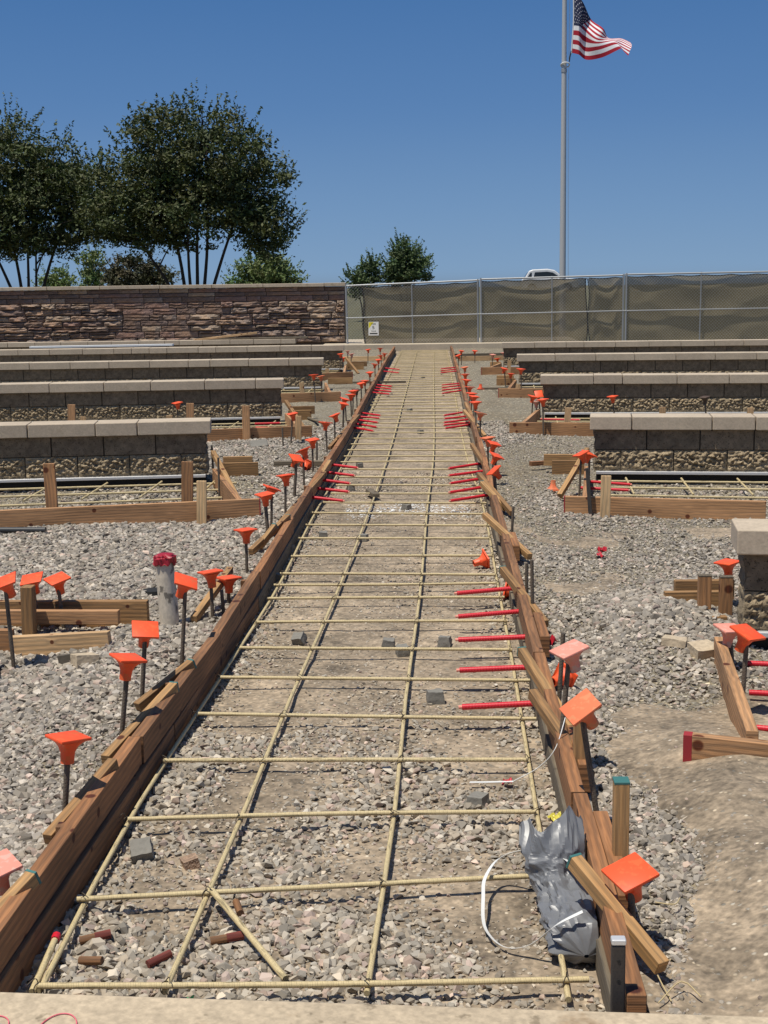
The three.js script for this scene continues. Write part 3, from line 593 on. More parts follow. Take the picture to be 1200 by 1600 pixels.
// ---------------------------------------------------------------- path forms
function kickers(list, parent) {
  list.forEach(([lo, hi], i) => {
    const k = beam('brace', lo, hi, 0.034, 0.03, M.kicker[i % 2], parent), d = V(...hi).sub(V(...lo)).normalize();
    const L = V(...hi).distanceTo(V(...lo)); if (i % 3 !== 1) { const e = part('painted_end', rbox(0.007, 0.0355, 0.0315, 0.001), M.greenPaint, k); e.position.x = L / 2 + 0.001; }
  });
}
{
  const r = makeRng(77);
  const L = thing('path_formwork', 'long brown timber form of stacked boards along the left edge of the path', 'formwork');
  let z = -2.46;
  while (z > -31.5) { // upper boards
    const z2 = Math.max(z - rr(1.15, 2.0, r), -31.8), a = leftEdge(z) - 0.019, b = leftEdge(z2) - 0.019, j = rr(-0.004, 0.004, r);
    beam('board', [a + j, 0.1265, z - 0.003], [b + j, 0.1265 + rr(-0.003, 0.003, r), z2 + 0.003], 0.089, 0.038, M.form[r() < 0.5 ? 0 : 1], L);
    z = z2;
  }
  z = -2.46;
  while (z > -31.5) { const z2 = Math.max(z - rr(1.6, 2.6, r), -31.8), a = leftEdge(z) - 0.013, b = leftEdge(z2) - 0.013, j = rr(-0.003, 0.006, r); beam('board', [a + j, 0.035, z - 0.003], [b + j, 0.035, z2 + 0.003], 0.09, 0.036, z < -5.5 ? M.grayWood : M.form[r() < 0.5 ? 1 : 0], L); z = z2; }
  for (let i = 0; i < 16; i++) { const zz = -3.0 - i * 1.55 - rr(0, 0.4, r); beam('stake', [leftEdge(zz) - 0.058, -0.1, zz], [leftEdge(zz) - 0.058, 0.155, zz + 0.001], 0.036, 0.036, M.form[1], L); }
  kickers(KICKERS_LEFT, L);
  const R = thing('path_formwork', 'long brown timber form with slanting braces along the right edge of the path', 'formwork');
  z = -2.44;
  while (z > -31.5) {
    const z2 = Math.max(z - rr(1.0, 1.9, r), -31.8), j = rr(-0.006, 0.006, r);
    beam('board', [RIGHT_EDGE + 0.019 + j, 0.125, z - 0.003], [RIGHT_EDGE + 0.019 + j + rr(-0.006, 0.006, r), 0.125 + rr(-0.003, 0.003, r), z2 + 0.003], 0.09, 0.038, M.form[r() < 0.6 ? 0 : 1], R);
    z = z2;
  }
  z = -2.44;
  while (z > -31.5) { const z2 = Math.max(z - rr(1.7, 2.6, r), -31.8), j = rr(-0.016, -0.004, r); beam('board', [RIGHT_EDGE + 0.012 + j, 0.034, z - 0.003], [RIGHT_EDGE + 0.012 + j, 0.034, z2 + 0.003], 0.088, 0.036, M.grayWood, R); z = z2; }
  // spliced blocks behind the joints and the two upright stakes
  for (const [zz, l] of [[-2.9, 0.5], [-3.75, 0.35], [-5.2, 0.4], [-7.1, 0.4]]) beam('splice', [RIGHT_EDGE + 0.059, 0.118, zz], [RIGHT_EDGE + 0.059, 0.118, zz - l], 0.085, 0.038, M.form[0], R);
  for (const [x, zz, h, c] of [[0.433, -3.133, 0.34, 1], [0.407, -3.811, 0.27, 0]]) { const s = beam('stake', [x, -0.12, zz], [x, h, zz + 0.001], 0.036, 0.04, M.kicker[0], R); if (c) { const e = part('painted_end', rbox(0.006, 0.0372, 0.0412, 0.001), M.greenPaint, s); e.position.x = (h + 0.12) / 2 + 0.001; } }
  kickers(KICKERS_RIGHT, R);
}
// flat steel stake at the sidewalk
{
  const t = thing('form_stake', 'flat drilled steel form stake with a bright top beside the sidewalk', 'stake', [0.338, 0, -2.452]);
  part('shaft', rbox(0.026, 0.42, 0.02, 0.004).translate(0, 0.06, 0), M.steelPaint, t);
  part('head', rbox(0.028, 0.012, 0.022, 0.003).translate(0, 0.276, 0), M.zinc, t, 'bright hammered top of the stake');
  for (const y of [0.24, 0.2]) part('nail_hole', new THREE.CylinderGeometry(0.003, 0.003, 0.004, 8).rotateX(Math.PI / 2).translate(0, y, 0.0095), M.black, t);
}

// ---------------------------------------------------------------- bar mat of the path
{
  const mat = thing('rebar_mat', 'tied grid of pale yellow reinforcing bars lying inside the path forms', 'rebar grid'), r = makeRng(5);
  const bars = CROSSBARS.map(([a, b]) => [a, b]);
  let z = bars[bars.length - 1][0][2] - 0.457; while (z > -32.6) { bars.push([[-0.80 + rr(-0.03, 0.03, r), 0.05, z], [0.31 + rr(-0.03, 0.03, r), 0.05, z + rr(-0.03, 0.03, r)]]); z -= 0.457 + rr(-0.03, 0.03, r); }
  bars.forEach(([a, b], i) => { const m = [(a[0] + b[0]) / 2, 0.05 + rr(-0.004, 0.004, r), (a[2] + b[2]) / 2 + rr(-0.008, 0.008, r)]; part('cross_bar', barGeo([a, m, b], 0.0068, i < 14 ? 10 : 6, i < 14 ? 5 : 2), M.bar, mat); });
  LONG_BARS.forEach((pts, i) => {
    const last = pts[pts.length - 1], off = [-0.78, -0.42, -0.02, 0.27][i], line = pts.concat([[off, 0.034, -12], [off, 0.034, -20], [off, 0.034, -32.5]]);
    part('long_bar', barGeo(line, 0.0068, 10, 8), M.bar, mat);
    // wire ties where bars cross
    bars.slice(0, 16).forEach(([a, b]) => {
      for (let k = 0; k < line.length - 1; k++) { const p = line[k], q = line[k + 1], zc = (a[2] + b[2]) / 2; if (p[2] >= zc && q[2] < zc) { const t = (p[2] - zc) / (p[2] - q[2]), x = p[0] + (q[0] - p[0]) * t; if (x < a[0] - 0.02 || x > b[0] + 0.02) break; const zz = a[2] + (b[2] - a[2]) * (x - a[0]) / (b[0] - a[0]);
        const tor = new THREE.TorusGeometry(0.0115, 0.0013, 5, 12); tor.scale(1, 1.2, 1); tor.rotateY(0.8 + rr(-0.2, 0.2, r)); tor.translate(x, 0.043, zz);
        part('wire_tie', mergeGeometries([tor, barGeo([[x, 0.055, zz], [x + rr(-0.015, 0.015, r), 0.07, zz + 0.006], [x + rr(-0.03, 0.03, r), 0.062, zz + 0.02]], 0.0012, 4, 3)]), M.wire, mat); break; } }
    });
  });
  // cut length leaning on the mat
  const off = thing('bar_offcut', 'short cut length of yellow bar lying askew near the sidewalk', 'bar offcut'); part('bar', barGeo([[-0.552, 0.058, -3.14], [-0.335, 0.02, -2.78]], 0.0078, 10), M.bar, off);
  const off2 = thing('bar_offcut', 'short red-ended yellow bar beside the left form at the sidewalk', 'bar offcut'); part('bar', barGeo([[-0.868, 0.03, -2.70], [-0.872, 0.05, -2.90]], 0.0078, 10), M.bar, off2); part('tape', barGeo([[-0.872, 0.05, -2.895], [-0.8725, 0.052, -2.915]], 0.0105, 8), M.dowel, off2);
}
// red sleeved dowels
{
  const where = { RN: 'near group at the right form', RM: 'middle group at the right form', RF: 'third group up the right form', RX: 'fourth group up the right form', RY: 'farthest group at the right form', LM: 'nearest group at the left form', LF: 'second group up the left form', LX: 'third group up the left form', LY: 'farthest group at the left form' };
  const count = {}, tot = {}; DOWELS.forEach(d => tot[d[0]] = (tot[d[0]] || 0) + 1);
  for (const [k, a, b] of [...DOWELS].sort((p, q) => q[1][2] - p[1][2])) {
    const n = count[k] = (count[k] ?? -1) + 1, sg = k[0] === 'L' ? -1 : 1, edge = sg < 0 ? leftEdge(b[2]) - 0.01 : RIGHT_EDGE + 0.01, yEnd = 0.10;
    const t = thing('red_dowel', `${ORD[n]} red dowel bar from the camera in the ${where[k]}`, 'dowel bar', [0, 0, 0], 0, 'red dowel bars through the path forms');
    const tip = [a[0], 0.085, a[2]], end = [edge, yEnd, b[2]];
    part('sleeve', barGeo([tip, end], 0.0105, 10, 2), M.dowel, t);
    const d = V(...tip).sub(V(...end)).normalize(); part('tip', barGeo([tip, V(...tip).addScaledVector(d, 0.012).toArray()], 0.0065, 8, 1), M.cap[2], t);
  }
  const cn = {}, wl = { R1: 'right-hand seat wall second from the camera', L2: 'left-hand seat wall second in view', R2: 'third right-hand seat wall from the camera', R0: 'nearest right-hand seat wall at the frame edge' };
  for (const [k, a, b] of STRIP_DOWELS) { const n = cn[k] = (cn[k] ?? -1) + 1; const t = thing('red_dowel', `${['rearmost', 'second', 'nearest'][n]} red dowel in the strip before the ${wl[k]}`, 'dowel bar', [0, 0, 0], 0, 'red dowel bars in the wall strips'); part('sleeve', barGeo([a, b], 0.0105, 10, 2), M.dowel, t); part('tip', barGeo([a, V(...a).add(V(...a).sub(V(...b)).setLength(0.012)).toArray()], 0.0065, 8, 1), M.cap[2], t); }
}

// ---------------------------------------------------------------- steel stakes with orange safety caps
const capPlate = (() => { const g = rbox(0.092, 0.009, 0.092, 0.004); const p = g.attributes.position; for (let i = 0; i < p.count; i++) { const x = p.getX(i), z = p.getZ(i); p.setY(i, p.getY(i) + 6.5 * (x * x + z * z) * 0.18); } g.computeVertexNormals(); return metricUV(toCreasedNormals(g, 0.5)); })();
const capCollar = (() => {
  const n = 24, prof = [[0.0365, -0.003, 1], [0.031, -0.009, 0.8], [0.0245, -0.020, 0.35], [0.0215, -0.032, 0.05], [0.0195, -0.036, 0], [0.018, -0.066, 0], [0.0145, -0.066, 0], [0.0145, -0.02, 0]], pos = [], idx = [];
  for (const [r, y, s] of prof) for (let i = 0; i <= n; i++) { const a = i / n * 2 * Math.PI, c = Math.cos(a), d = Math.sin(a), sq = 1 / Math.max(Math.abs(c), Math.abs(d)), k = r * (1 + (Math.min(sq, 1.3) - 1) * s); pos.push(c * k, y, d * k); }
  for (let j = 0; j < prof.length - 1; j++) for (let i = 0; i < n; i++) { const a = j * (n + 1) + i; idx.push(a, a + 1, a + n + 1, a + 1, a + n + 2, a + n + 1); }
  const g = new THREE.BufferGeometry(); g.setAttribute('position', new THREE.Float32BufferAttribute(pos, 3)); g.setIndex(idx); return metricUV(toCreasedNormals(g, 0.7));
})();
const capRng = makeRng(61);
function putCap(parent, mat, p, yaw, tx, tz) { const c = part('safety_cap', capPlate, mat, parent); part('collar', capCollar, mat, c); c.position.set(...p); c.rotation.set(tx * D2R, yaw * D2R, tz * D2R, 'XZY'); return c; }
function cappedStake([foot, cap, yaw, tx, tz, tone], label, group, rad = 0.008) {
  const t = thing('capped_stake', label, 'capped stake', [foot[0], 0, foot[2]], 0, group);
  const top = [cap[0] - foot[0], cap[1], 0], y0 = -0.15, dir = V(...top).sub(V(0, foot[1], 0)).normalize();
  part('rod', barGeo([V(0, foot[1], 0).addScaledVector(dir, -0.2).toArray(), V(...top).addScaledVector(dir, -0.012).toArray()], rad, 10, 2), M.steel, t);
  putCap(t, M.cap[tone], [top[0], top[1] + 0.006, 0], yaw ?? rr(10, 60, capRng), tx || rr(-5, 9, capRng), tz || rr(-9, 9, capRng));
  return t;
}
STAKES_LEFT.forEach((s, i) => cappedStake(s, i === 19 ? 'rebar stake with a black cap among the orange ones along the left form' : i === STAKES_LEFT.length - 1 ? 'farthest orange-capped rebar stake along the outer side of the left form' : `${ORD[i]} orange-capped rebar stake from the camera along the left form`, 'capped stakes along the path forms', i === 7 || i === 15 || i === 10 ? 0.011 : 0.008));
STAKES_RIGHT.forEach((s, i) => cappedStake(s, i === 0 ? 'bright orange-capped stake beside the long brace at the lower right' : i === 1 ? 'stake with a large faded orange cap tilted left, right of the form' : i === 2 ? 'stake with a dusty pinkish cap beside a bare bar, right form' : i === STAKES_RIGHT.length - 1 ? 'farthest orange-capped stake along the outer side of the right form' : `${ORD[i]} capped rebar stake from the camera along the right form`, 'capped stakes along the path forms', i === 3 ? 0.012 : 0.008));
{
  const wallName = { L0: 'boards at the left frame edge', L2: 'second left seat wall in view', L3: 'third left seat wall in view', L4: 'farthest left seat wall beside the path', far: 'far end of the path', R0: 'nearest right seat wall', R1: 'second right seat wall from the camera', R2: 'third right seat wall from the camera', R3: 'fourth right seat wall from the camera', R4: 'farthest right seat wall' };
  const by = {}; STAKES_WALLS.forEach(s => (by[s[0]] ??= []).push(s));
  for (const k in by) { by[k].sort((a, b) => a[2][0] - b[2][0]); by[k].forEach((s, i) => cappedStake(s.slice(1), by[k].length === 1 ? `capped rebar stake by the ${wallName[k]}` : `${ORD[i]} capped stake from the left by the ${wallName[k]}`, 'capped stakes by the seat walls')); }
  const spot = ['bare upright bar beside the dusty capped stake at the right form', 'shorter of two bare bars right of the right form', 'taller of two bare bars right of the right form', 'bare bar behind the left form halfway up the path', 'farther of two bare bars at the end of the near left wall', 'nearer of two bare bars at the end of the near left wall', 'leaning bare bar above a brace at the right form', 'short bare bar between two capped stakes at the left form', 'thin bare bar in the gravel by the second left wall'];
  BARE_BARS.forEach(([f, t], i) => solo('bare_bar', barGeo([[f[0], -0.12, f[2]], t], 0.008, 10, 2), M.steel, spot[i], 'steel bar', 'uncapped steel bars'));
}
// ---------------------------------------------------------------- seat walls of split-face block under cast caps
function roughBlock(w, h, d, nx, ny, amp, seed, end = 0, freq = 38) { // bumpy front (z+), optionally bumpy end (x of sign "end")
  const g = new THREE.BoxGeometry(w, h, d, nx, ny, end ? 8 : 1), p = g.attributes.position;
  for (let i = 0; i < p.count; i++) {
    const x = p.getX(i), y = p.getY(i), z = p.getZ(i);
    const ex = smooth(0, 0.03, w / 2 - Math.abs(x)), ey = smooth(0, 0.03, h / 2 - Math.abs(y));
    if (z > d / 2 - 1e-4) { const n = fbm(x * freq, y * freq * 1.3, seed * 3.7, 3), rg = 1 - Math.abs(fbm(x * freq * 0.6 + 5, y * freq * 0.6, seed * 1.9 + 4, 2)); p.setZ(i, z - 0.012 + amp * (0.35 + n * 0.75 + (rg - 0.6) * 0.7) * (0.35 + 0.65 * Math.min(ex, ey))); }
    if (end && Math.sign(x) === Math.sign(end) && Math.abs(x) > w / 2 - 1e-4) { const n = fbm(z * 14, y * 14, seed * 2.3, 3); p.setX(i, x + Math.sign(end) * (0.012 * n * 1.6 - 0.006) * (z > d / 2 - 0.02 ? 1 : 1)); }
  }
  return metricUV(toCreasedNormals(g, 0.9), seed * 0.31, seed * 0.17);
}
const BL = 0.388, BH1 = 0.152, BH2 = 0.158, BD = 0.19, JT = 0.009;
const splitNear = [1, 2, 3, 4].map(s => roughBlock(BL - JT, BH2 - 0.004, BD, 52, 22, 0.032, s)), splitFar = [5, 6, 7].map(s => roughBlock(BL - JT, BH2 - 0.004, BD, 26, 11, 0.034, s));
const splitHalf = [[0.19, 8], [0.25, 9]].map(([w, s]) => roughBlock(w, BH2 - 0.004, BD, 22, 17, 0.03, s));
const splitEnd = { L: roughBlock(0.2, BH2 - 0.004, BD, 20, 16, 0.03, 11, 1), R: roughBlock(0.2, BH2 - 0.004, BD, 20, 16, 0.03, 12, -1) };
const smoothEnd = { L: roughBlock(BL - JT, BH1 - JT, BD, 6, 16, 0, 13, 1), R: roughBlock(BL - JT, BH1 - JT, BD, 6, 16, 0, 14, -1) };
for (const k in smoothEnd) { const p = smoothEnd[k].attributes.position; for (let i = 0; i < p.count; i++) if (p.getZ(i) > 0.05) p.setZ(i, BD / 2); }
const smoothBlocks = [0, 1, 2].map(s => metricUV(rbox(BL - JT, BH1 - JT, BD, 0.003), s * 0.37, s * 0.21));
const capLens = [0.58, 0.5, 0.31, 0.55], capGeos = capLens.map((l, s) => metricUV(rbox(l - 0.006, 0.1, 0.275, 0.007), s * 0.41, s * 0.13));
const wallWords = { L1: 'near left seat wall of grey block with pale caps, left of the path', L2: 'second left seat wall of grey block with pale caps', L3: 'third left seat wall of grey block with pale caps', L4: 'fourth left seat wall of grey block, ending by the path top', L5: 'farthest left low wall with pale caps right before the stone wall', R0: 'nearest right seat wall, only its end and one cap in frame', R1: 'second right seat wall from the camera, dark block with pale caps', R2: 'third right seat wall from the camera, dark block with pale caps', R3: 'fourth right seat wall from the camera, dark block with pale caps', R4: 'farthest right seat wall of dark block before the screened fence' };
Object.entries(WALLS).forEach(([key, [ix, iz, ang, ox, top]], wi) => {
  const sg = key[0] === 'L' ? -1 : 1, r = makeRng(200 + wi), t = thing('seat_wall', wallWords[key], 'seat wall', [ix, 0, iz], sg < 0 ? -(-ang) * D2R : -ang * D2R, 'block seat walls beside the path');
  const len = Math.abs(ox - ix), far = key[1] > 2, zc = -BD / 2; // local x runs outwards with sign sg, front face at z = 0
  const y1 = top - 0.1 - BH1 / 2, y2 = top - 0.1 - BH1 - BH2 / 2;
  const put = (n, g, m, cx, y, z = zc) => { const q = part(n, g, m, t); q.position.set(sg * cx, y, z); return q; };
  put('block', smoothEnd[key[0]], M.cmu[1], BL / 2, y1);
  for (let x = BL * 1.5, i = 0; x < len; x += BL, i++) put('block', smoothBlocks[i % 3], M.cmu[Math.floor(r() * 3)], x, y1);
  put('split_block', splitEnd[key[0]], M.split[1], 0.1 + 0.0, y2);
  for (let x = 0.2 + BL / 2, i = 0; x < len + 0.1; x += BL, i++) put('split_block', far ? splitFar[i % 3] : splitNear[i % 4], M.split[Math.floor(r() * 3)], x, y2);
  part('mortar', new THREE.BoxGeometry(len, BH1 + BH2, BD - 0.03).translate(sg * (len / 2 + 0.03), top - 0.1 - (BH1 + BH2) / 2, zc - 0.004), M.mortar, t);
  for (let x = -0.032, i = wi; x < len; i++) { const k = r() < 0.2 ? 2 : i % 2 ? 0 : (r() < 0.5 ? 1 : 3), l = capLens[k]; const q = put('cap_stone', capGeos[k], M.capstone[Math.floor(r() * 3)], x + l / 2, top - 0.05 + rr(-0.0015, 0.0015, r), zc - 0.002 + rr(-0.003, 0.003, r)); q.rotation.y = rr(-0.004, 0.004, r); x += l; }
  const yb = top - 0.1 - BH1 - BH2;
  part('metal_strip', rbox(len - 0.02, 0.022, 0.035, 0.003).translate(sg * (len / 2 + 0.01), yb - 0.011, 0.012), M.zinc, t, 'bright metal strip along the wall foot');
  part('footing', new THREE.BoxGeometry(len, 0.25, BD - 0.02).translate(sg * (len / 2 + 0.02), yb - 0.023 - 0.125, zc), M.black, t, 'black coated footing below the strip');
});

// ---------------------------------------------------------------- strip forms in front of the seat walls
const stripWords = { L1: 'timber strip form before the near left seat wall', L2: 'timber strip form before the second left seat wall', L3: 'timber strip form before the third left seat wall', L4: 'timber strip form before the fourth left seat wall', R0: 'half-buried timber form with a red end at the right frame edge', R1: 'timber strip form before the second right seat wall', R2: 'timber strip form before the third right seat wall', R3: 'timber strip form before the fourth right seat wall', R4: 'timber strip form before the farthest right seat wall' };
STRIP_BOARDS.forEach(([k, a0, b0], si) => {
  const sg = k[0] === 'L' ? -1 : 1, near = sg < 0 ? b0 : a0, out = sg < 0 ? a0 : b0, r = makeRng(300 + si);
  const t = thing('strip_formwork', stripWords[k], 'formwork', [0, 0, 0], 0, 'timber forms before the seat walls');
  const [ix, iz, ang] = WALLS[k], d = V(...out).sub(V(...near)).setY(0).normalize(), reach = k === 'L1' ? 2.1 : k === 'R1' ? 1.24 : k === 'R0' ? 0.9 : 2.4 + 0.5 * +k[1];
  const H = k === 'R0' ? 0.09 : 0.138, y = 0.17 - H / 2, p0 = [near[0], y, near[2]];
  const p1 = V(...p0).addScaledVector(d, Math.min(reach, 1.9)).toArray();
  beam('front_board', p0, k === 'R0' ? [p1[0], y - 0.03, p1[2]] : p1, H, 0.038, M.lumber[si % 2], t);
  if (reach > 1.95) beam('front_board', V(...p0).addScaledVector(d, 1.905).toArray(), V(...p0).addScaledVector(d, reach).toArray(), H, 0.038, M.lumber[(si + 1) % 2], t);
  if (k !== 'R2' && k !== 'L2') { const e = part('painted_end', rbox(k === 'R0' ? 0.026 : 0.008, H + 0.001, 0.0395, 0.001), M.redPaint, t, 'red painted board end'); e.position.set(p0[0], y, p0[2]).addScaledVector(d, -0.002); e.rotation.y = -Math.atan2(d.z, d.x); }
  // side board running back to the wall
  const sx = near[0] + sg * 0.13, back = iz + 0.05 - 0.04, sxb = ix + sg * 0.0 - sg * 0.05;
  if (k === 'R0') beam('side_board', [0.946, 0.10, -4.02], [1.075, 0.10, -5.15], 0.138, 0.038, M.lumber[0], t);
  else beam('side_board', [sx, 0.098, near[2] - 0.022], [sxb, 0.098, back], 0.13, 0.036, M.lumber[(si + 1) % 2], t);
  // slanting brace and short cross boards at the wall end
  if (k !== 'R0') {
    const bx = ix - sg * 0.06;
    if (['L1', 'L2', 'R1', 'L4'].includes(k)) beam('brace', [bx - sg * 0.0, 0.30, iz + 0.12], [bx - sg * 0.26 * 1, 0.05, iz + 0.75], 0.036, 0.036, M.kicker[si % 2], t);
    if (k !== 'L3' && k !== 'R2') beam('cross_board', [ix - sg * 0.03, 0.1, iz - 0.35], [ix - sg * (0.22 + 0.14 * r()), 0.1, iz - 0.38], 0.12, 0.036, M.kicker[(si + 1) % 2], t);
    if (k !== 'R4' && k !== 'R2') beam('cross_board', [ix - sg * 0.05, 0.155, iz - 0.42], [ix - sg * (0.28 + 0.16 * r()), 0.155, iz - 0.45], 0.089, 0.036, M.kicker[si % 2], t);
  } else {
    for (const [x0, x1, y, z, h] of [[1.02, 1.3, 0.10, -6.08, 0.075], [1.08, 1.35, 0.125, -6.17, 0.09], [1.12, 1.225, 0.075, -5.72, 0.07]]) beam('cross_board', [x0, y, z], [x1, y, z - 0.01], h, 0.036, M.kicker[1], t);
    for (const [x, z] of [[1.175, -5.96], [1.262, -5.93]]) { const s = beam('stake', [x, -0.1, z], [x, 0.235, z + 0.001], 0.056, 0.038, M.lumber[1], t); const e = part('painted_end', rbox(0.006, 0.057, 0.039, 0.001), M.grayWood, s); e.position.x = 0.1685; }
  }
  for (const [kk, f, tp, pale] of STRIP_STAKES) if (kk === k) { const w = pale ? 0.062 : 0.075; const s = beam('stake', [f[0], f[1] - 0.12, f[2] + 0.012], [tp[0], tp[1], f[2] + 0.004], w, 0.022, pale ? M.pale[si % 2] : M.lumber[(si + 1) % 2], t, pale ? 'pale new wood stake' : undefined); s.rotateX(Math.PI / 2 * 0); }
  // bars lying in the strip
  if (k !== 'R0') {
    const matg = thing('rebar_mat', `small grid of yellow bars in the ${stripWords[k].replace('timber strip form', 'strip')}`, 'rebar grid', [0, 0, 0], 0, 'bar grids in the wall strips');
    const wallZ = x => iz + Math.tan(ang * D2R) * sg * (x - ix), boardZ = x => near[2] + d.z / d.x * (x - near[0]), outX = near[0] + d.x * (reach + 0.6);
    for (const f of [0.45, 0.68, 0.88]) { const xa = near[0] + sg * 0.35, xb = outX; part('long_bar', barGeo([[xa, 0.075, boardZ(xa) + (wallZ(xa) - boardZ(xa)) * f], [xb, 0.075, boardZ(xb) + (wallZ(xb) - boardZ(xb)) * f]], 0.0078, 8, 2), M.bar, matg); }
    for (let q = 0.55; q < Math.abs(outX - near[0]); q += 0.40) { const x = near[0] + sg * q; part('cross_bar', barGeo([[x, 0.062, wallZ(x) + 0.75], [x + 0.03, 0.085, wallZ(x) + 0.1]], 0.0078, 8, 2), M.bar, matg); }
  }
  if (k === 'R1') { const s = thing('form_stake', 'dark flat steel stake at the board before the second right wall', 'stake'); beam('shaft', [0.985, -0.1, -8.62], [0.955, 0.36, -8.66], 0.022, 0.035, M.steelPaint, s); }
});
// boards at the end of the wall that lies left of the frame
{
  const t = thing('strip_formwork', 'short stacked timber boards and post at the left edge of the frame', 'formwork', [0, 0, 0], 0, 'timber forms before the seat walls');
  beam('board', [-2.35, 0.095, -5.86], [-1.255, 0.105, -5.80], 0.138, 0.038, M.kicker[1], t);
  beam('board', [-2.2, 0.12, -5.74], [-1.36, 0.125, -5.70], 0.06, 0.036, M.lumber[0], t);
  beam('board', [-1.72, 0.085, -5.36], [-1.30, 0.125, -5.28], 0.088, 0.032, M.pale[1], t, 'paler board in front');
  beam('board', [-2.3, 0.09, -5.44], [-1.73, 0.09, -5.41], 0.11, 0.036, M.lumber[1], t);
  beam('board', [-1.66, 0.035, -5.395], [-1.40, 0.035, -5.375], 0.09, 0.03, M.kicker[1], t);
  beam('stake', [-1.735, -0.1, -5.64], [-1.73, 0.275, -5.641], 0.05, 0.06, M.kicker[1], t);
}

// ---------------------------------------------------------------- stone veneer wall
{
  const r = makeRng(909), t = thing('stone_wall', 'long reddish brown ledgestone wall with pale coping left of the fence', 'wall', [0, 0, -34.0]);
  const X0 = -12.6, X1 = -2.2, TOP = 1.55;
  part('wall_core', new THREE.BoxGeometry(X1 - X0, TOP + 0.3, 0.3).translate((X0 + X1) / 2, (TOP - 0.3) / 2, -0.16), M.rockCore, t);
  const rough = [], flat = [];
  for (let s = 0; s < 6; s++) {
    for (const [list, amp] of [[rough, 0.2], [flat, 0.06]]) {
      const g = new THREE.BoxGeometry(1, 1, 1, 9, 5, 1), p = g.attributes.position;
      for (let i = 0; i < p.count; i++) { const x = p.getX(i), y = p.getY(i), z = p.getZ(i); const n = fbm(x * 3 + s * 5, y * 3, s * 2.2 + 1, 3); const ed = Math.max(Math.abs(x), Math.abs(y)) > 0.49; p.setX(i, x * (1 + (Math.abs(x) > 0.49 ? amp * 0.25 * fbm(y * 3, s, 2, 2) : 0))); p.setY(i, y * (1 + (Math.abs(y) > 0.49 ? amp * 0.9 * fbm(x * 3, s, 9, 2) : 0))); if (z > 0.4) p.setZ(i, z + amp * 2.4 * n - (ed ? amp * 1.2 : 0)); }
      list.push(toCreasedNormals(g, 0.6));
    }
  }
  const uvd = g => { const q = metricUV(g); const uv = q.attributes.uv; for (let i = 0; i < uv.count; i++) uv.setXY(i, uv.getX(i) * 0.5, uv.getY(i) * 0.14); return q; };
  const R = rough.map(uvd), Fl = flat.map(uvd);
  let y = 0.2, count = 0;
  const lay = (x0, x1, y0, y1) => {
    const cx = (x0 + x1) / 2, cy = (y0 + y1) / 2, smoothBand = cy > 1.28 || (cx > -7.9 + 0.5 * Math.sin(cy * 9) && cx < -5.6 + 0.4 * Math.sin(cy * 7)) && cy > 0.3;
    const m = part('stone', (smoothBand ? Fl : R)[Math.floor(r() * 6)], M.rock[smoothBand && r() < 0.6 ? [0, 2, 3, 5][Math.floor(r() * 4)] : Math.floor(r() * 8)], t);
    m.scale.set(x1 - x0 - 0.016, y1 - y0 - 0.014, 0.1); m.position.set(cx, cy, smoothBand ? -0.012 : rr(-0.01, 0.045, r)); count++;
  };
  while (y < TOP - 0.03) {
    let h = rr(0.095, 0.165, r); if (TOP - y - h < 0.08) h = TOP - y;
    let x = X0 + rr(-0.3, 0, r);
    while (x < X1) {
      let w = rr(0.3, 0.85, r); let x1 = Math.min(x + w, X1); if (X1 - x1 < 0.15) x1 = X1;
      if (h > 0.135 && r() < 0.34 && count < 285) { const ys = y + h * rr(0.4, 0.6, r); lay(x, x1, y, ys); lay(x, x1, ys, y + h); } else lay(x, x1, y, y + h);
      x = x1;
    }
    y += h;
  }
  for (let x = X0; x < X1 - 0.1;) { const l = Math.min(rr(1.2, 1.9, r), X1 + 0.04 - x); const c = part('coping', metricUV(rbox(l - 0.012, 0.085, 0.46, 0.01), x, 0), M.capstone[Math.floor(r() * 3)], t); c.position.set(x + l / 2, TOP + 0.046 + rr(-0.003, 0.003, r), -0.11); x += l; }
}
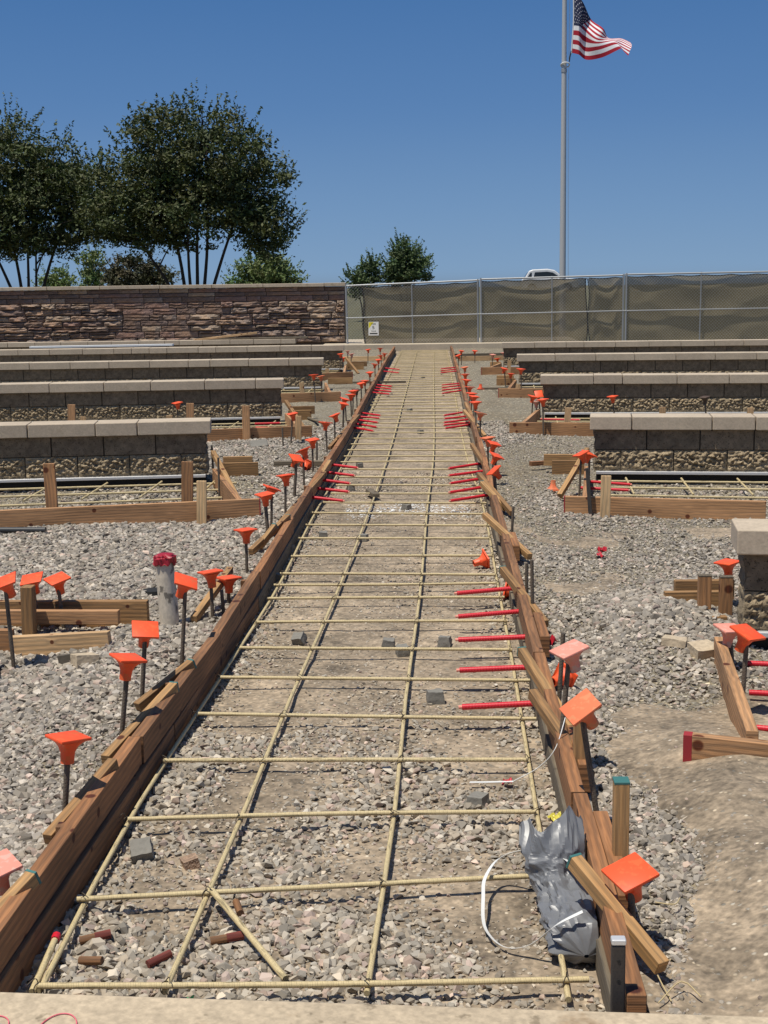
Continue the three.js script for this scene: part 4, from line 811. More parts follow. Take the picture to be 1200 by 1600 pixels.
// stack of loose material on and before the far wall
{
  const w = solo('white_board', plankGeo(2.6, 0.035, 0.14), std({ color: lin(0.78, 0.78, 0.76), roughness: 0.5 }), 'long white board lying on the fourth left seat wall', 'board'); w.position.set(-6.0, 0.535, -24.75); w.rotation.set(0, -0.012, 0.005);
  const b = solo('plank', plankGeo(1.35, 0.04, 0.2), M.pale[1], 'brown plank tipped up on the farthest left low wall', 'plank'); b.position.set(-4.45, 0.525, -29.4); b.rotation.set(0, 0.05, 0.10);
  const p = solo('plank', plankGeo(2.1, 0.03, 0.25), M.grayWood, 'grey board lying flat on the farthest left low wall by its end', 'plank'); p.position.set(-3.75, 0.482, -29.42);
  const l1 = solo('plank', plankGeo(2.2, 0.09, 0.038), M.pale[1], 'pale board on edge across the gravel at the far right of the path', 'plank'); l1.position.set(1.55, 0.11, -27.2); l1.rotation.y = 0.05;
  const l2 = solo('plank', plankGeo(1.7, 0.09, 0.038), M.pale[0], 'pale board on edge across the gravel at the far left of the path', 'plank'); l2.position.set(-1.75, 0.11, -27.6); l2.rotation.y = -0.06;
  const l3 = solo('plank', plankGeo(1.3, 0.1, 0.04), M.grayWood, 'brown board lying in the gravel nearer the right form end', 'plank'); l3.position.set(1.0, 0.1, -28.4); l3.rotation.y = 0.12;
  for (const [x, z, l, ry, lab] of [[0.72, -19.6, 1.2, 0.02, 'thin grey stick in the gravel before the fourth right wall'], [-1.5, -21.2, 1.1, 0.06, 'thin grey stick in the gravel before the fourth left wall']]) { const q = solo('stick', plankGeo(l, 0.03, 0.04), M.grayWood, lab, 'stick'); q.position.set(x + 0.5, 0.07, z); q.rotation.y = ry; }
}

// ---------------------------------------------------------------- screened chain-link fence
{
  const fabricMap = texFrom(512, 512, (i, c) => { const x = i & 511, y = i >> 9, q = y * 2 * S + x * 2, w = ((x >> 1) + (y >> 1)) & 1; const t = 0.80 + 0.07 * w + 0.22 * (noiseD[q] - 0.5) + 0.1 * (noiseC[q] - 0.5); c[0] = t; c[1] = t * 0.99; c[2] = t * 0.95; }, true, 2.1);
  const fab = new THREE.MeshPhysicalMaterial({ color: lin(0.30, 0.252, 0.165), map: fabricMap, roughness: 1, side: THREE.DoubleSide, transparent: true, opacity: 0.86 });
  const panels = [[-2.14, 1.075, 1.56, 1.65, -33.5], [1.085, 4.53, 1.67, 1.72, -33.45], [4.54, 8.12, 1.735, 1.755, -33.45], [8.13, 11.6, 1.76, 1.77, -33.45]];
  const words = ['leftmost fence panel in tan screen with a small sign', 'second fence panel from the left, olive screen cloth', 'third fence panel from the left with a laced screen seam', 'rightmost fence panel, mostly past the frame edge'];
  panels.forEach(([x0, x1, t0, t1, z], pi) => {
    const t = thing('fence_panel', words[pi], 'fence panel', [0, 0, z], 0, 'screened chain-link fence panels'), r = makeRng(500 + pi), xm = (x0 + x1) / 2, yT = x => t0 + (t1 - t0) * (x - x0) / (x1 - x0), b = -0.02;
    for (const [x, rad] of [[x0 + 0.03, 0.024], [xm, 0.016], [x1 - 0.03, 0.024]]) part('post', barGeo([[x, b - 0.1, 0], [x + (x - 3) * 0.004, yT(x) + 0.03, 0]], rad, 10, 1), M.galv, t);
    part('top_rail', barGeo([[x0, yT(x0), 0.0], [x1, yT(x1), 0]], 0.021, 10, 1), M.galv, t);
    part('mid_rail', barGeo([[x0, yT(x0) * 0.5 + 0.01, 0.01], [x1, yT(x1) * 0.5 + 0.02, 0.01]], 0.017, 10, 1), M.galv, t);
    // chain link: two crossing sets of wires
    const wires = [], w = x1 - x0 - 0.06, h = (t0 + t1) / 2 - 0.02, step = 0.075;
    for (const s of [-1, 1]) for (let c = -h; c < w; c += step) { let a = Math.max(0, c), e = Math.min(w, c + h); if (e - a < 0.02) continue; const ya = a - c, ye = e - c; const q0 = [x0 + 0.03 + (s > 0 ? a : w - a), ya, 0.027 + s * 0.002], q1 = [x0 + 0.03 + (s > 0 ? e : w - e), ye, 0.027 + s * 0.002]; const d = V(...q1).sub(V(...q0)), L = d.length(); const g = new THREE.CylinderGeometry(0.0015, 0.0015, L, 4, 1, true); g.applyQuaternion(new THREE.Quaternion().setFromUnitVectors(V(0, 1, 0), d.normalize())); g.translate((q0[0] + q1[0]) / 2, (q0[1] + q1[1]) / 2, q0[2]); wires.push(g); }
    const ch = part('chain_link', mergeGeometries(wires), M.galv, t); ch.userData.kind = 'stuff';
    // screen cloth behind the links, sagging in long folds
    const seams = pi === 0 ? [[0.12, 1]] : pi === 1 ? [[0.0, 0.745], [0.757, 1]] : [[0, 1]];
    seams.forEach(([u0, u1]) => {
      const g = new THREE.PlaneGeometry(1, 1, 70, 36), p = g.attributes.position, uv = g.attributes.uv;
      for (let i = 0; i < p.count; i++) {
        const u = p.getX(i) + 0.5, v = p.getY(i) + 0.5, uu = u0 + (u1 - u0) * u, x = x0 + 0.005 + uu * (x1 - x0 - 0.01);
        const sag = Math.sin(u * Math.PI), tie = 0.012 * Math.abs(Math.sin(u * (u1 - u0) * 18)), top = yT(x) - 0.05 - tie * 2, bot = 0.03 + 0.05 * sag * Math.sin(u * 2 + pi), y = bot + (top - bot) * v;
        const edge = (u0 > 0 && u < 0.06 ? (0.5 - v) * 0.12 * (1 - u / 0.06) * Math.cos(v * 5) : 0) + (u1 < 1 && u > 0.94 ? 0.03 * Math.sin(v * 5) : 0);
        const fold = 0.045 * Math.sin(v * 7 + 2.4 * sag + pi * 2) * sag + 0.03 * fbm(u * 1.6 + pi * 3, v * 2.2 - sag * 1.5, pi, 2) * Math.min(1, 8 * u * (1 - u)) * Math.min(1, 6 * v * (1 - v));
        p.setXYZ(i, x + edge, y, -0.035 - Math.abs(fold) * 1.2 + 0.02 * fold); uv.setXY(i, x, y);
      }
      g.computeVertexNormals(); part('screen_cloth', g, fab, t);
      const e = []; for (let k = 0; k <= 30; k++) { const u = k / 30, uu = u0 + (u1 - u0) * u, x = x0 + 0.005 + uu * (x1 - x0 - 0.01); e.push([x, yT(x) - 0.045 - 0.022 * Math.abs(Math.sin(u * (u1 - u0) * 18)), -0.02]); }
      part('hem', barGeo(e, 0.011, 5, 2), M.black, t, 'black hem of the cloth');
      for (const [uE, on] of [[0, u0 > 0], [1, u1 < 1]]) if (on) { const q = []; for (let k = 0; k <= 14; k++) { const v = k / 14, x = x0 + 0.04 + (uE ? u1 : u0) * (x1 - x0 - 0.08); q.push([x + (uE ? 0.03 * Math.sin(v * 5) : (0.5 - v) * 0.12 * Math.cos(v * 5)), 0.04 + v * (yT(x) - 0.1), -0.022]); } part('hem', barGeo(q, 0.013, 5, 2), M.black, t, 'black laced edge of the cloth'); }
    });
  });
  // notice on the first panel
  const cv = document.createElement('canvas'); cv.width = 224; cv.height = 304; const g = cv.getContext('2d');
  g.fillStyle = '#e9e8e2'; g.fillRect(0, 0, 224, 304); g.fillStyle = '#e6d62e'; g.beginPath(); g.moveTo(0, 0); g.lineTo(120, 0); g.lineTo(0, 150); g.fill();
  g.fillStyle = '#23221f'; g.textAlign = 'center'; g.textBaseline = 'middle'; g.font = 'bold 54px sans-serif'; g.fillText('FOR', 112, 46); g.font = 'bold 100px sans-serif'; g.fillText('5', 108, 128); g.font = 'bold 44px sans-serif'; g.fillText('TOUR', 112, 212); g.fillRect(22, 250, 180, 30);
  const tx = new THREE.CanvasTexture(cv); tx.colorSpace = THREE.SRGBColorSpace;
  const sg = thing('notice_sign', 'small white and yellow notice hung on the leftmost fence panel', 'sign', [-1.475, 0.53, -33.462]);
  part('board', rbox(0.25, 0.33, 0.006, 0.002), std({ color: lin(0.75, 0.75, 0.72), roughness: 0.6 }), sg);
  part('print', new THREE.PlaneGeometry(0.235, 0.315).translate(0, 0, 0.0045), std({ map: tx, roughness: 0.6 }), sg);
}

// ---------------------------------------------------------------- flagpole and flag
{
  const t = thing('flagpole', 'tall tapered grey metal flagpole behind the screened fence', 'flagpole', [3.84, 0, -42]);
  part('pole', new THREE.CylinderGeometry(0.055, 0.1, 13, 24, 1).translate(0, 6.4, 0), std({ color: lin(0.56, 0.56, 0.55), roughness: 0.45, metalness: 0.2 }), t);
  part('collar', new THREE.CylinderGeometry(0.083, 0.085, 0.1, 20).translate(0, 7.7, 0), M.galv, t);
  part('halyard_ring', new THREE.TorusGeometry(0.125, 0.018, 8, 24).rotateX(Math.PI / 2 - 0.45).translate(0.03, 7.86, 0), std({ color: lin(0.75, 0.75, 0.73) }), t, 'white halyard loop round the pole');
  part('snap_hook', barGeo([[0.15, 7.95, 0], [0.17, 8.1, 0], [0.21, 8.25, 0]], 0.02, 6, 3), M.black, t);
  part('halyard', barGeo([[0.17, 0.6, 0.05], [0.13, 7.9, 0.02], [0.2, 12.4, 0]], 0.006, 5, 2), M.galv, t);
  part('finial', new THREE.SphereGeometry(0.1, 16, 12).translate(0, 13, 0), std({ color: lin(0.6, 0.42, 0.12), metalness: 0.9, roughness: 0.3 }), t);
  // cloth
  const cv = document.createElement('canvas'); cv.width = 1140; cv.height = 600; const g = cv.getContext('2d');
  for (let i = 0; i < 13; i++) { g.fillStyle = i % 2 ? '#e8e8ea' : '#a8172d'; g.fillRect(0, i * 600 / 13, 1140, 600 / 13 + 1); }
  g.fillStyle = '#1b2445'; g.fillRect(0, 0, 456, 600 * 7 / 13); g.fillStyle = '#eeeef0';
  for (let row = 0; row < 9; row++) for (let c = 0; c < (row % 2 ? 5 : 6); c++) { const x = (row % 2 ? 76 : 38) + c * 76, y = 32.3 * (row + 1), R = 13; g.beginPath(); for (let k = 0; k < 10; k++) { const a = -Math.PI / 2 + k * Math.PI / 5, q = k % 2 ? R * 0.4 : R; g.lineTo(x + q * Math.cos(a), y + q * Math.sin(a)); } g.fill(); }
  const tx = new THREE.CanvasTexture(cv); tx.colorSpace = THREE.SRGBColorSpace;
  const fm = new THREE.MeshPhysicalMaterial({ map: tx, roughness: 0.85, side: THREE.DoubleSide, sheen: 0.3 });
  // control net in metres from the lower hoist corner; rows from top edge to bottom edge
  const net = [
    [[0.04, 1.74, 0], [0.30, 1.38, 0.14], [0.56, 0.95, -0.12], [0.88, 0.64, 0.16], [1.07, 0.42, -0.10], [1.47, 0.42, -0.30], [1.71, 0.28, -0.12]],
    [[0.05, 1.30, 0], [0.24, 1.08, 0.15], [0.43, 0.86, -0.08], [0.78, 0.50, 0.20], [1.08, 0.37, 0.02], [1.47, 0.38, -0.2], [1.74, 0.20, -0.02]],
    [[0.05, 0.83, 0], [0.18, 0.78, 0.14], [0.31, 0.73, -0.04], [0.70, 0.33, 0.24], [1.10, 0.32, 0.14], [1.44, 0.30, -0.1], [1.73, 0.12, 0.06]],
    [[0.02, 0.40, 0], [0.17, 0.35, 0.12], [0.38, 0.20, -0.02], [0.70, 0.14, 0.26], [1.20, 0.24, 0.22], [1.40, 0.18, 0.05], [1.68, 0.02, 0.12]],
    [[0, 0, 0], [0.18, -0.07, 0.10], [0.42, -0.2, 0], [0.82, -0.2, 0.26], [1.40, 0.04, 0.28], [1.46, 0.02, 0.16], [1.62, -0.14, 0.16]],
  ];
  const us = [0, 0.2, 0.4, 0.56, 0.78, 0.9, 1], rows = net.map(r => new THREE.CatmullRomCurve3(r.map(p => V(...p)), false, 'centripetal'));
  const nu = 90, nv = 60, pos = [], uv = [], idx = [];
  for (let j = 0; j <= nv; j++) for (let i = 0; i <= nu; i++) {
    const u = i / nu, v = j / nv; let k = 0; while (k < 5 && u > us[k + 1]) k++; const tt = (k + (u - us[k]) / (us[k + 1] - us[k])) / 6;
    const col = new THREE.CatmullRomCurve3(rows.map(c => c.getPoint(tt)), false, 'catmullrom', 0.5).getPoint(v), wv = 0.02 * Math.sin(u * 22 + v * 3) * Math.min(1, u * 6);
    pos.push(col.x, col.y, col.z + wv); uv.push(u, 1 - v); if (i < nu && j < nv) { const a = j * (nu + 1) + i; idx.push(a, a + nu + 1, a + 1, a + 1, a + nu + 1, a + nu + 2); }
  }
  const cg = new THREE.BufferGeometry(); cg.setAttribute('position', new THREE.Float32BufferAttribute(pos, 3)); cg.setAttribute('uv', new THREE.Float32BufferAttribute(uv, 2)); cg.setIndex(idx); cg.computeVertexNormals();
  const fl = thing('flag', 'red, white and blue striped flag with white stars, rippling on the pole', 'flag', [4.06, 8.2, -42]);
  part('cloth', cg, fm, fl);
  part('hoist_band', barGeo([[-0.01, -0.02, 0], [0.02, 0.4, 0], [0.045, 0.85, 0], [0.045, 1.3, 0], [0.035, 1.78, 0]], 0.022, 6, 4), std({ color: lin(0.72, 0.72, 0.72) }), fl);
}

// ---------------------------------------------------------------- parked car beyond the fence
{
  const t = thing('parked_car', 'white car parked beyond the fence, roof and windows showing above it', 'car', [9.4, 0.99, -115]);
  const white = new THREE.MeshPhysicalMaterial({ color: lin(0.78, 0.78, 0.77), roughness: 0.3, clearcoat: 1 }), glass = std({ color: lin(0.02, 0.025, 0.03), roughness: 0.08 });
  const ext = (pts, d, b = 0.03) => { const s = new THREE.Shape(pts.map(p => new THREE.Vector2(...p))); const g = new THREE.ExtrudeGeometry(s, { depth: d - 2 * b, bevelEnabled: true, bevelThickness: b, bevelSize: b, bevelSegments: 3 }); return g.translate(0, 0, -d / 2 + b); };
  part('body', ext([[-2.2, 0.35], [-2.25, 0.9], [-2.1, 1.08], [1.2, 1.05], [2.15, 0.95], [2.3, 0.7], [2.3, 0.35]], 1.8, 0.06), white, t);
  part('cabin', ext([[-2.0, 1.05], [-1.62, 1.62], [-1.35, 1.72], [-0.2, 1.76], [0.35, 1.66], [1.15, 1.08]], 1.5, 0.1), white, t);
  for (const s of [-1, 1]) { part('window', ext([[-1.32, 1.13], [-1.2, 1.58], [-0.2, 1.62], [0.25, 1.54], [0.9, 1.13]], 0.03, 0.008).translate(0, 0, s * 0.755), glass, t); part('window', ext([[-1.85, 1.13], [-1.55, 1.56], [-1.47, 1.56], [-1.47, 1.13]], 0.03, 0.008).translate(0, 0, s * 0.755), glass, t); }
  const rw = part('rear_window', rbox(0.03, 0.56, 1.3, 0.01), glass, t); rw.position.set(-1.9, 1.36, 0); rw.rotation.z = -0.58;
  const ws = part('windshield', rbox(0.03, 0.85, 1.35, 0.01), glass, t); ws.position.set(0.83, 1.4, 0); ws.rotation.z = 0.95;
  part('roof_rail', rbox(0.5, 0.03, 0.06, 0.01).translate(-1.25, 1.775, 0.5), M.black, t);
  for (const x of [-1.45, 1.45]) for (const s of [-1, 1]) { const w = part('wheel', new THREE.CylinderGeometry(0.35, 0.35, 0.22, 24).rotateX(Math.PI / 2), M.black, t); w.position.set(x, 0.35, s * 0.82); part('rim', new THREE.CylinderGeometry(0.21, 0.21, 0.225, 12).rotateX(Math.PI / 2), M.galv, w); }
}

// ---------------------------------------------------------------- trees
function leafMat(r, g, b) { return new THREE.MeshPhysicalMaterial({ color: lin(r, g, b), roughness: 0.75, side: THREE.DoubleSide, vertexColors: true, transmission: 0.25, thickness: 0 }); }
function crownGeo(r, blobs, clumps, per, spread, leaf, shoots = 0) {
  const pos = [], col = [], idx = [], tot = blobs.reduce((s, b) => s + b[3] * b[4] * b[5], 0); let n = 0;
  const gs = () => (r() + r() + r() - 1.5) * 1.15;
  const addLeaf = (x, y, z, s, c) => {
    const a = V(gs(), gs() * 0.8, gs()).normalize(), b = V(gs(), gs(), gs()).cross(a).normalize(), w = s * 0.42;
    for (const [p, q] of [[-1, 0], [0, w / s], [1, 0], [0, -w / s]]) { pos.push(x + (a.x * p + b.x * q) * s, y + (a.y * p + b.y * q) * s, z + (a.z * p + b.z * q) * s); col.push(...c); }
    idx.push(n, n + 1, n + 2, n, n + 2, n + 3); n += 4;
  };
  for (let k = 0; k < clumps; k++) {
    let q = r() * tot, b = blobs[0]; for (const B of blobs) { q -= B[3] * B[4] * B[5]; if (q <= 0) { b = B; break; } }
    const th = r() * 6.283, cz = 2 * r() - 1, sz = Math.sqrt(1 - cz * cz), rad = Math.pow(r(), 0.42), x = b[0] + b[3] * rad * sz * Math.cos(th), y = b[1] + b[4] * rad * cz, z = b[2] + b[5] * rad * sz * Math.sin(th);
    const v = 0.75 + 0.5 * r(), h = r(); const c = [v * (0.78 + 0.5 * h), v, v * (0.8 + 0.2 * h)], sp = spread * (0.6 + 0.8 * r());
    for (let i = 0; i < per; i++) { const w = 0.85 + 0.3 * r(); addLeaf(x + gs() * sp, y + gs() * sp * 0.6, z + gs() * sp, leaf * (0.6 + 0.7 * r()), c.map(e => e * w)); }
  }
  for (let k = 0; k < shoots; k++) { // leafy shoots breaking the outline
    const b = blobs[Math.floor(r() * blobs.length)], th = r() * 6.283, cz = -0.25 + 1.25 * r(), sz = Math.sqrt(Math.max(0, 1 - cz * cz)), d = V(sz * Math.cos(th), cz, sz * Math.sin(th)), o = V(b[0] + b[3] * d.x * 0.92, b[1] + b[4] * d.y * 0.92, b[2] + b[5] * d.z * 0.92), g = d.clone().add(V(0, 0.9, 0)).normalize(), L = spread * (1.1 + 2.0 * r()), v = 0.8 + 0.5 * r();
    for (let i = 0; i < 16; i++) { const t = i / 16, e = spread * 0.22 * (1.1 - t); addLeaf(o.x + g.x * L * t + gs() * e, o.y + g.y * L * t + gs() * e, o.z + g.z * L * t + gs() * e, leaf * (0.55 + 0.5 * r()), [v, v, v * 0.85]); }
  }
  const g = new THREE.BufferGeometry(); g.setAttribute('position', new THREE.Float32BufferAttribute(pos, 3)); g.setAttribute('color', new THREE.Float32BufferAttribute(col, 3)); g.setIndex(idx); const f = g.toNonIndexed(); f.computeVertexNormals(); return f;
}
function limb(pts, r0, r1) {
  const c = new THREE.CatmullRomCurve3(pts.map(p => V(...p))), n = 14, s = 8, g = new THREE.TubeGeometry(c, n, 1, s, false), p = g.attributes.position;
  for (let i = 0; i <= n; i++) { const o = c.getPointAt(i / n), k = r0 + (r1 - r0) * i / n; for (let j = 0; j <= s; j++) { const q = i * (s + 1) + j; p.setXYZ(q, o.x + (p.getX(q) - o.x) * k, o.y + (p.getY(q) - o.y) * k, o.z + (p.getZ(q) - o.z) * k); } }
  g.computeVertexNormals(); return g;
}
const bark = std({ color: lin(0.10, 0.075, 0.06), map: rockMap, roughness: 1 });
function tree(label, pos, blobs, o) {
  const r = makeRng(o.seed), t = thing(o.name || 'tree', label, 'tree', pos, 0, 'trees beyond the wall'), L = [], byX = blobs.filter(b => Math.abs(b[0]) < 2.2).sort((p, q) => p[0] - q[0]);
  for (let i = 0; i < o.stems; i++) { const b = byX[Math.round(i / Math.max(1, o.stems - 1) * (byX.length - 1))], bx = (i - (o.stems - 1) / 2) * o.foot, mid = [bx * 1.7 + (b[0] - bx) * 0.14, b[1] * 0.5, b[2] * 0.3 + rr(-0.2, 0.2, r)], end = [b[0] + rr(-0.3, 0.3, r) * b[3], b[1] + b[4] * 0.3, b[2] + rr(-0.3, 0.3, r) * b[5]];
    L.push(limb([[bx, -0.2, rr(-0.15, 0.15, r)], [bx * 1.25, b[1] * 0.22, 0], mid, end], o.girth, o.girth * 0.3));
    for (let k = 0; k < 4; k++) { const f = 0.25 + 0.2 * k, st = [mid[0] + (end[0] - mid[0]) * f, mid[1] + (end[1] - mid[1]) * f, mid[2] + (end[2] - mid[2]) * f], e2 = [b[0] + rr(-0.85, 0.85, r) * b[3], b[1] + rr(-0.3, 0.7, r) * b[4], b[2] + rr(-0.8, 0.8, r) * b[5]]; L.push(limb([st, [(st[0] + e2[0]) / 2, (st[1] + e2[1]) / 2 + 0.1, (st[2] + e2[2]) / 2], e2], o.girth * 0.4, o.girth * 0.1)); } }
  const lg = mergeGeometries(L); part('trunk', lg, bark, t);
  part('crown', crownGeo(r, blobs, o.clumps, o.per, o.spread, o.leaf, o.shoots), leafMat(...o.color), t);
}
const dark = [0.062, 0.082, 0.013], mid = [0.075, 0.125, 0.035], light = [0.15, 0.21, 0.065], olive = [0.06, 0.06, 0.022];
tree('largest dark multi-stemmed tree with a broad crown above the stone wall', [-8.3, 0, -48], [[-1.1, 6.1, 0, 1.5, 1.75, 1.7], [0.9, 5.9, 0.2, 1.7, 1.6, 1.7], [-2.3, 4.4, 0.2, 1.4, 1.5, 1.6], [2.1, 4.9, 0, 1.35, 1.7, 1.5], [0, 4.4, 0.3, 2.3, 1.5, 1.8], [-1.7, 3.5, 0.1, 1.7, 0.75, 1.5], [2.3, 3.5, 0.1, 1.15, 0.85, 1.3], [0.3, 7.0, 0, 0.8, 0.8, 0.8], [2.5, 2.9, 0.3, 0.7, 0.45, 0.7], [-3.1, 5.0, 0, 0.75, 1.0, 1], [-2.9, 3.6, 0, 0.8, 0.6, 1]], { seed: 1, name: 'large_tree', stems: 6, foot: 0.17, girth: 0.075, clumps: 900, per: 48, spread: 0.34, leaf: 0.085, shoots: 420, color: dark });
tree('dark multi-stemmed tree cut off by the left frame edge', [-14.7, 0, -50], [[-0.9, 5.7, 0, 1.7, 1.7, 1.7], [0.9, 5.6, 0, 1.4, 1.45, 1.6], [0, 4.3, 0.2, 2.6, 1.4, 1.8], [2.0, 4.9, 0, 0.9, 1.2, 1.2], [-2.0, 4.4, 0, 1.5, 1.6, 1.5], [0.6, 3.3, 0.2, 1.9, 0.7, 1.4], [-1.2, 3.1, 0.2, 1.4, 0.8, 1.3], [-0.3, 6.9, 0, 0.8, 0.7, 0.8], [2.4, 3.7, 0, 0.8, 0.6, 1]], { seed: 2, name: 'large_tree', stems: 5, foot: 0.17, girth: 0.075, clumps: 760, per: 48, spread: 0.34, leaf: 0.085, shoots: 340, color: dark });
tree('light green young tree between the two dark trees', [-14.9, 0, -60], [[0, 2.7, 0, 0.55, 0.65, 0.55], [0.1, 1.9, 0, 0.7, 0.5, 0.6]], { seed: 3, stems: 2, foot: 0.08, girth: 0.04, clumps: 70, per: 36, spread: 0.2, leaf: 0.08, shoots: 50, color: light });
tree('light green bush behind the stems of the left dark tree', [-16.4, 0, -60], [[0, 1.8, 0, 0.85, 0.75, 0.7], [0.4, 1.4, 0, 0.8, 0.6, 0.7]], { seed: 4, stems: 3, foot: 0.1, girth: 0.04, clumps: 90, per: 36, spread: 0.22, leaf: 0.08, shoots: 40, color: light });
tree('low dark olive bush just left of the big tree stems', [-11.9, 0, -56], [[-0.3, 2.1, 0, 1.0, 0.85, 0.9], [0.6, 1.8, 0, 0.9, 0.8, 0.8], [-1.0, 1.6, 0, 0.6, 0.6, 0.7]], { seed: 5, stems: 3, foot: 0.12, girth: 0.05, clumps: 170, per: 40, spread: 0.25, leaf: 0.09, shoots: 60, color: olive });
tree('light green rounded tree right of the big tree, above the wall', [-7.1, 0, -58], [[0, 2.1, 0, 1.05, 0.95, 0.9], [0.6, 1.75, 0, 0.9, 0.75, 0.8], [-0.8, 1.7, 0, 0.65, 0.7, 0.7]], { seed: 6, stems: 3, foot: 0.12, girth: 0.05, clumps: 200, per: 42, spread: 0.25, leaf: 0.085, shoots: 80, color: light });
tree('smaller of two green trees above the leftmost fence panel', [-3.05, 0, -60], [[0.2, 2.0, 0, 0.5, 0.65, 0.5], [-0.35, 1.7, 0, 0.45, 0.6, 0.5], [0.45, 2.4, 0, 0.25, 0.35, 0.25]], { seed: 7, stems: 2, foot: 0.1, girth: 0.04, clumps: 80, per: 38, spread: 0.2, leaf: 0.075, shoots: 70, color: mid });
tree('taller of two green trees above the leftmost fence panel', [-1.2, 0, -60], [[0, 2.4, 0, 0.8, 0.85, 0.75], [-0.2, 3.0, 0, 0.42, 0.6, 0.45], [0.45, 2.3, 0, 0.6, 0.7, 0.6], [-0.5, 2.0, 0, 0.55, 0.7, 0.6]], { seed: 8, stems: 3, foot: 0.1, girth: 0.05, clumps: 180, per: 42, spread: 0.22, leaf: 0.075, shoots: 110, color: mid });

// ---------------------------------------------------------------- small things on the ground
{
  const r = makeRng(818);
  // spacer blocks
  const dg = [0, 1, 2].map(s => { const g = new THREE.BoxGeometry(0.052, 0.042, 0.05, 4, 4, 4), p = g.attributes.position; for (let i = 0; i < p.count; i++) { const n = 0.003 * fbm(p.getX(i) * 60, p.getY(i) * 60 + s * 9, p.getZ(i) * 60, 2), k = p.getY(i) > 0 ? 0.92 : 1; p.setXYZ(i, p.getX(i) * k + n, p.getY(i) + n, p.getZ(i) * k - n); } return metricUV(toCreasedNormals(g, 0.5)); });
  const words = ['left of the mat centre, on edge', 'behind a cross bar left of the pair', 'right one of a touching pair under a bar', 'lying flat right of the touching pair', 'largest loose one, nearest right of centre', 'chipped one near the left form in coarse gravel', 'beside the white spilled powder', 'small one near the left long bar', 'right of the small one near the left long bar', 'dark one against the left form', 'against the left form below the dark one', 'flat one half buried by the right long bar', 'far up the path left of the centre line', 'far up the path on the centre line', 'beside the nearest left dowels', 'at the tip of a left dowel', 'farthest up the path'];
  DOBIES.forEach((p, i) => { const m = solo('spacer_block', dg[i % 3], M.dobie, `small grey concrete spacer block, ${words[i]}`, 'spacer block', 'concrete spacer blocks in the path'); m.position.set(p[0], bedY(p[0], p[2]) + (i === 11 ? 0.008 : 0.02), p[2]); m.rotation.set(i === 0 || i === 5 ? 0.5 : rr(-0.1, 0.1, r), rr(-0.7, 0.7, r), i === 0 ? 0.3 : rr(-0.1, 0.1, r)); if (i === 4 || i === 5) m.scale.setScalar(1.15); });
  // loose caps
  const lc = [[0.261, 0.03, -7.28, 1.35, 'orange cap lying on its side by the right long bar', 0], [0.335, 0.03, -6.5, -1.4, 'red-orange cap tucked against the right form', 0], [-1.044, 0.09, -11.0, 1.2, 'orange cap lying behind the left form braces', 0], [0.846, 0.06, -9.9, 3.1, 'dusty brownish cap upside down on the right gravel', 1], [0.843, 0.06, -14.2, 3.05, 'left one of two loose caps near the third right wall', 0], [0.9, 0.06, -13.7, 3.2, 'right one of two loose caps near the third right wall', 0], [0.642, 0.06, -19.6, 3.1, 'loose orange cap far up on the right gravel', 0], [0.463, 0.075, -4.9, 1.5, 'orange cap half hidden behind the braces of the right form', 0]];
  lc.forEach(([x, y, z, a, lab, tone]) => { const t = thing('loose_cap', lab, 'safety cap', [x, 0, z], rr(0, 6, r), 'loose orange caps'); const up = Math.abs(a) > 2; putCap(t, M.cap[tone], [0, (x > RIGHT_EDGE || x < -0.95 ? groundY(x, z) : bedY(x, z)) + (up ? 0.012 : 0.045), 0], 30, a / D2R, 0); });
  // tube with taped top
  const tube = thing('cardboard_tube', 'pale round tube with red taped top standing in the left gravel', 'tube', [-1.155, 0, -5.78]);
  const lean = 0.05; const tg = new THREE.CylinderGeometry(0.039, 0.043, 0.36, 28, 10, true), tp = tg.attributes.position; for (let i = 0; i < tp.count; i++) { const k = 1 + 0.03 * fbm(tp.getX(i) * 30, tp.getY(i) * 12, tp.getZ(i) * 30, 2); tp.setX(i, tp.getX(i) * k); tp.setZ(i, tp.getZ(i) * k); } tg.computeVertexNormals();
  const tubeTex = texFrom(256, 256, (i, c) => { const q = (i >> 8) * 4 * S + (i & 255) * 4, d = smooth(0.62, 0.7, noiseA[q]) * 0.35; const t = 0.86 + 0.18 * (noiseB[q] - 0.5) - d; c[0] = t; c[1] = t * 0.985; c[2] = t * 0.95; });
  const tb = part('tube', tg, std({ color: lin(0.84, 0.76, 0.65), map: tubeTex, roughness: 0.8, side: THREE.DoubleSide }), tube); tb.position.y = 0.19; tube.rotation.z = lean;
  const wg = new THREE.SphereGeometry(0.047, 36, 18, 0, 6.2832, 0, 1.75), wp = wg.attributes.position; for (let i = 0; i < wp.count; i++) { const a = Math.atan2(wp.getZ(i), wp.getX(i)), y = wp.getY(i), n = fbm(Math.cos(a) * 3, y * 40, Math.sin(a) * 3, 3); const k = 1 + 0.34 * n; wp.setXYZ(i, wp.getX(i) * k, y * 0.5 - (y < 0.005 ? 0.022 + 0.02 * N3(Math.cos(a) * 2, 4, Math.sin(a) * 2) : 0), wp.getZ(i) * k); }
  const wt = part('tape', toCreasedNormals(wg, 0.4), std({ color: lin(0.34, 0.016, 0.03), roughness: 0.4 }), tube, 'crumpled red tape over the tube mouth'); wt.position.y = 0.365;
  const cup = solo('black_pipe_stub', new THREE.CylinderGeometry(0.05, 0.055, 0.03, 24), M.black, 'low black disc in the gravel behind the taped tube', 'pipe stub'); cup.position.set(-1.36, groundY(-1.36, -6.42) + 0.012, -6.42);
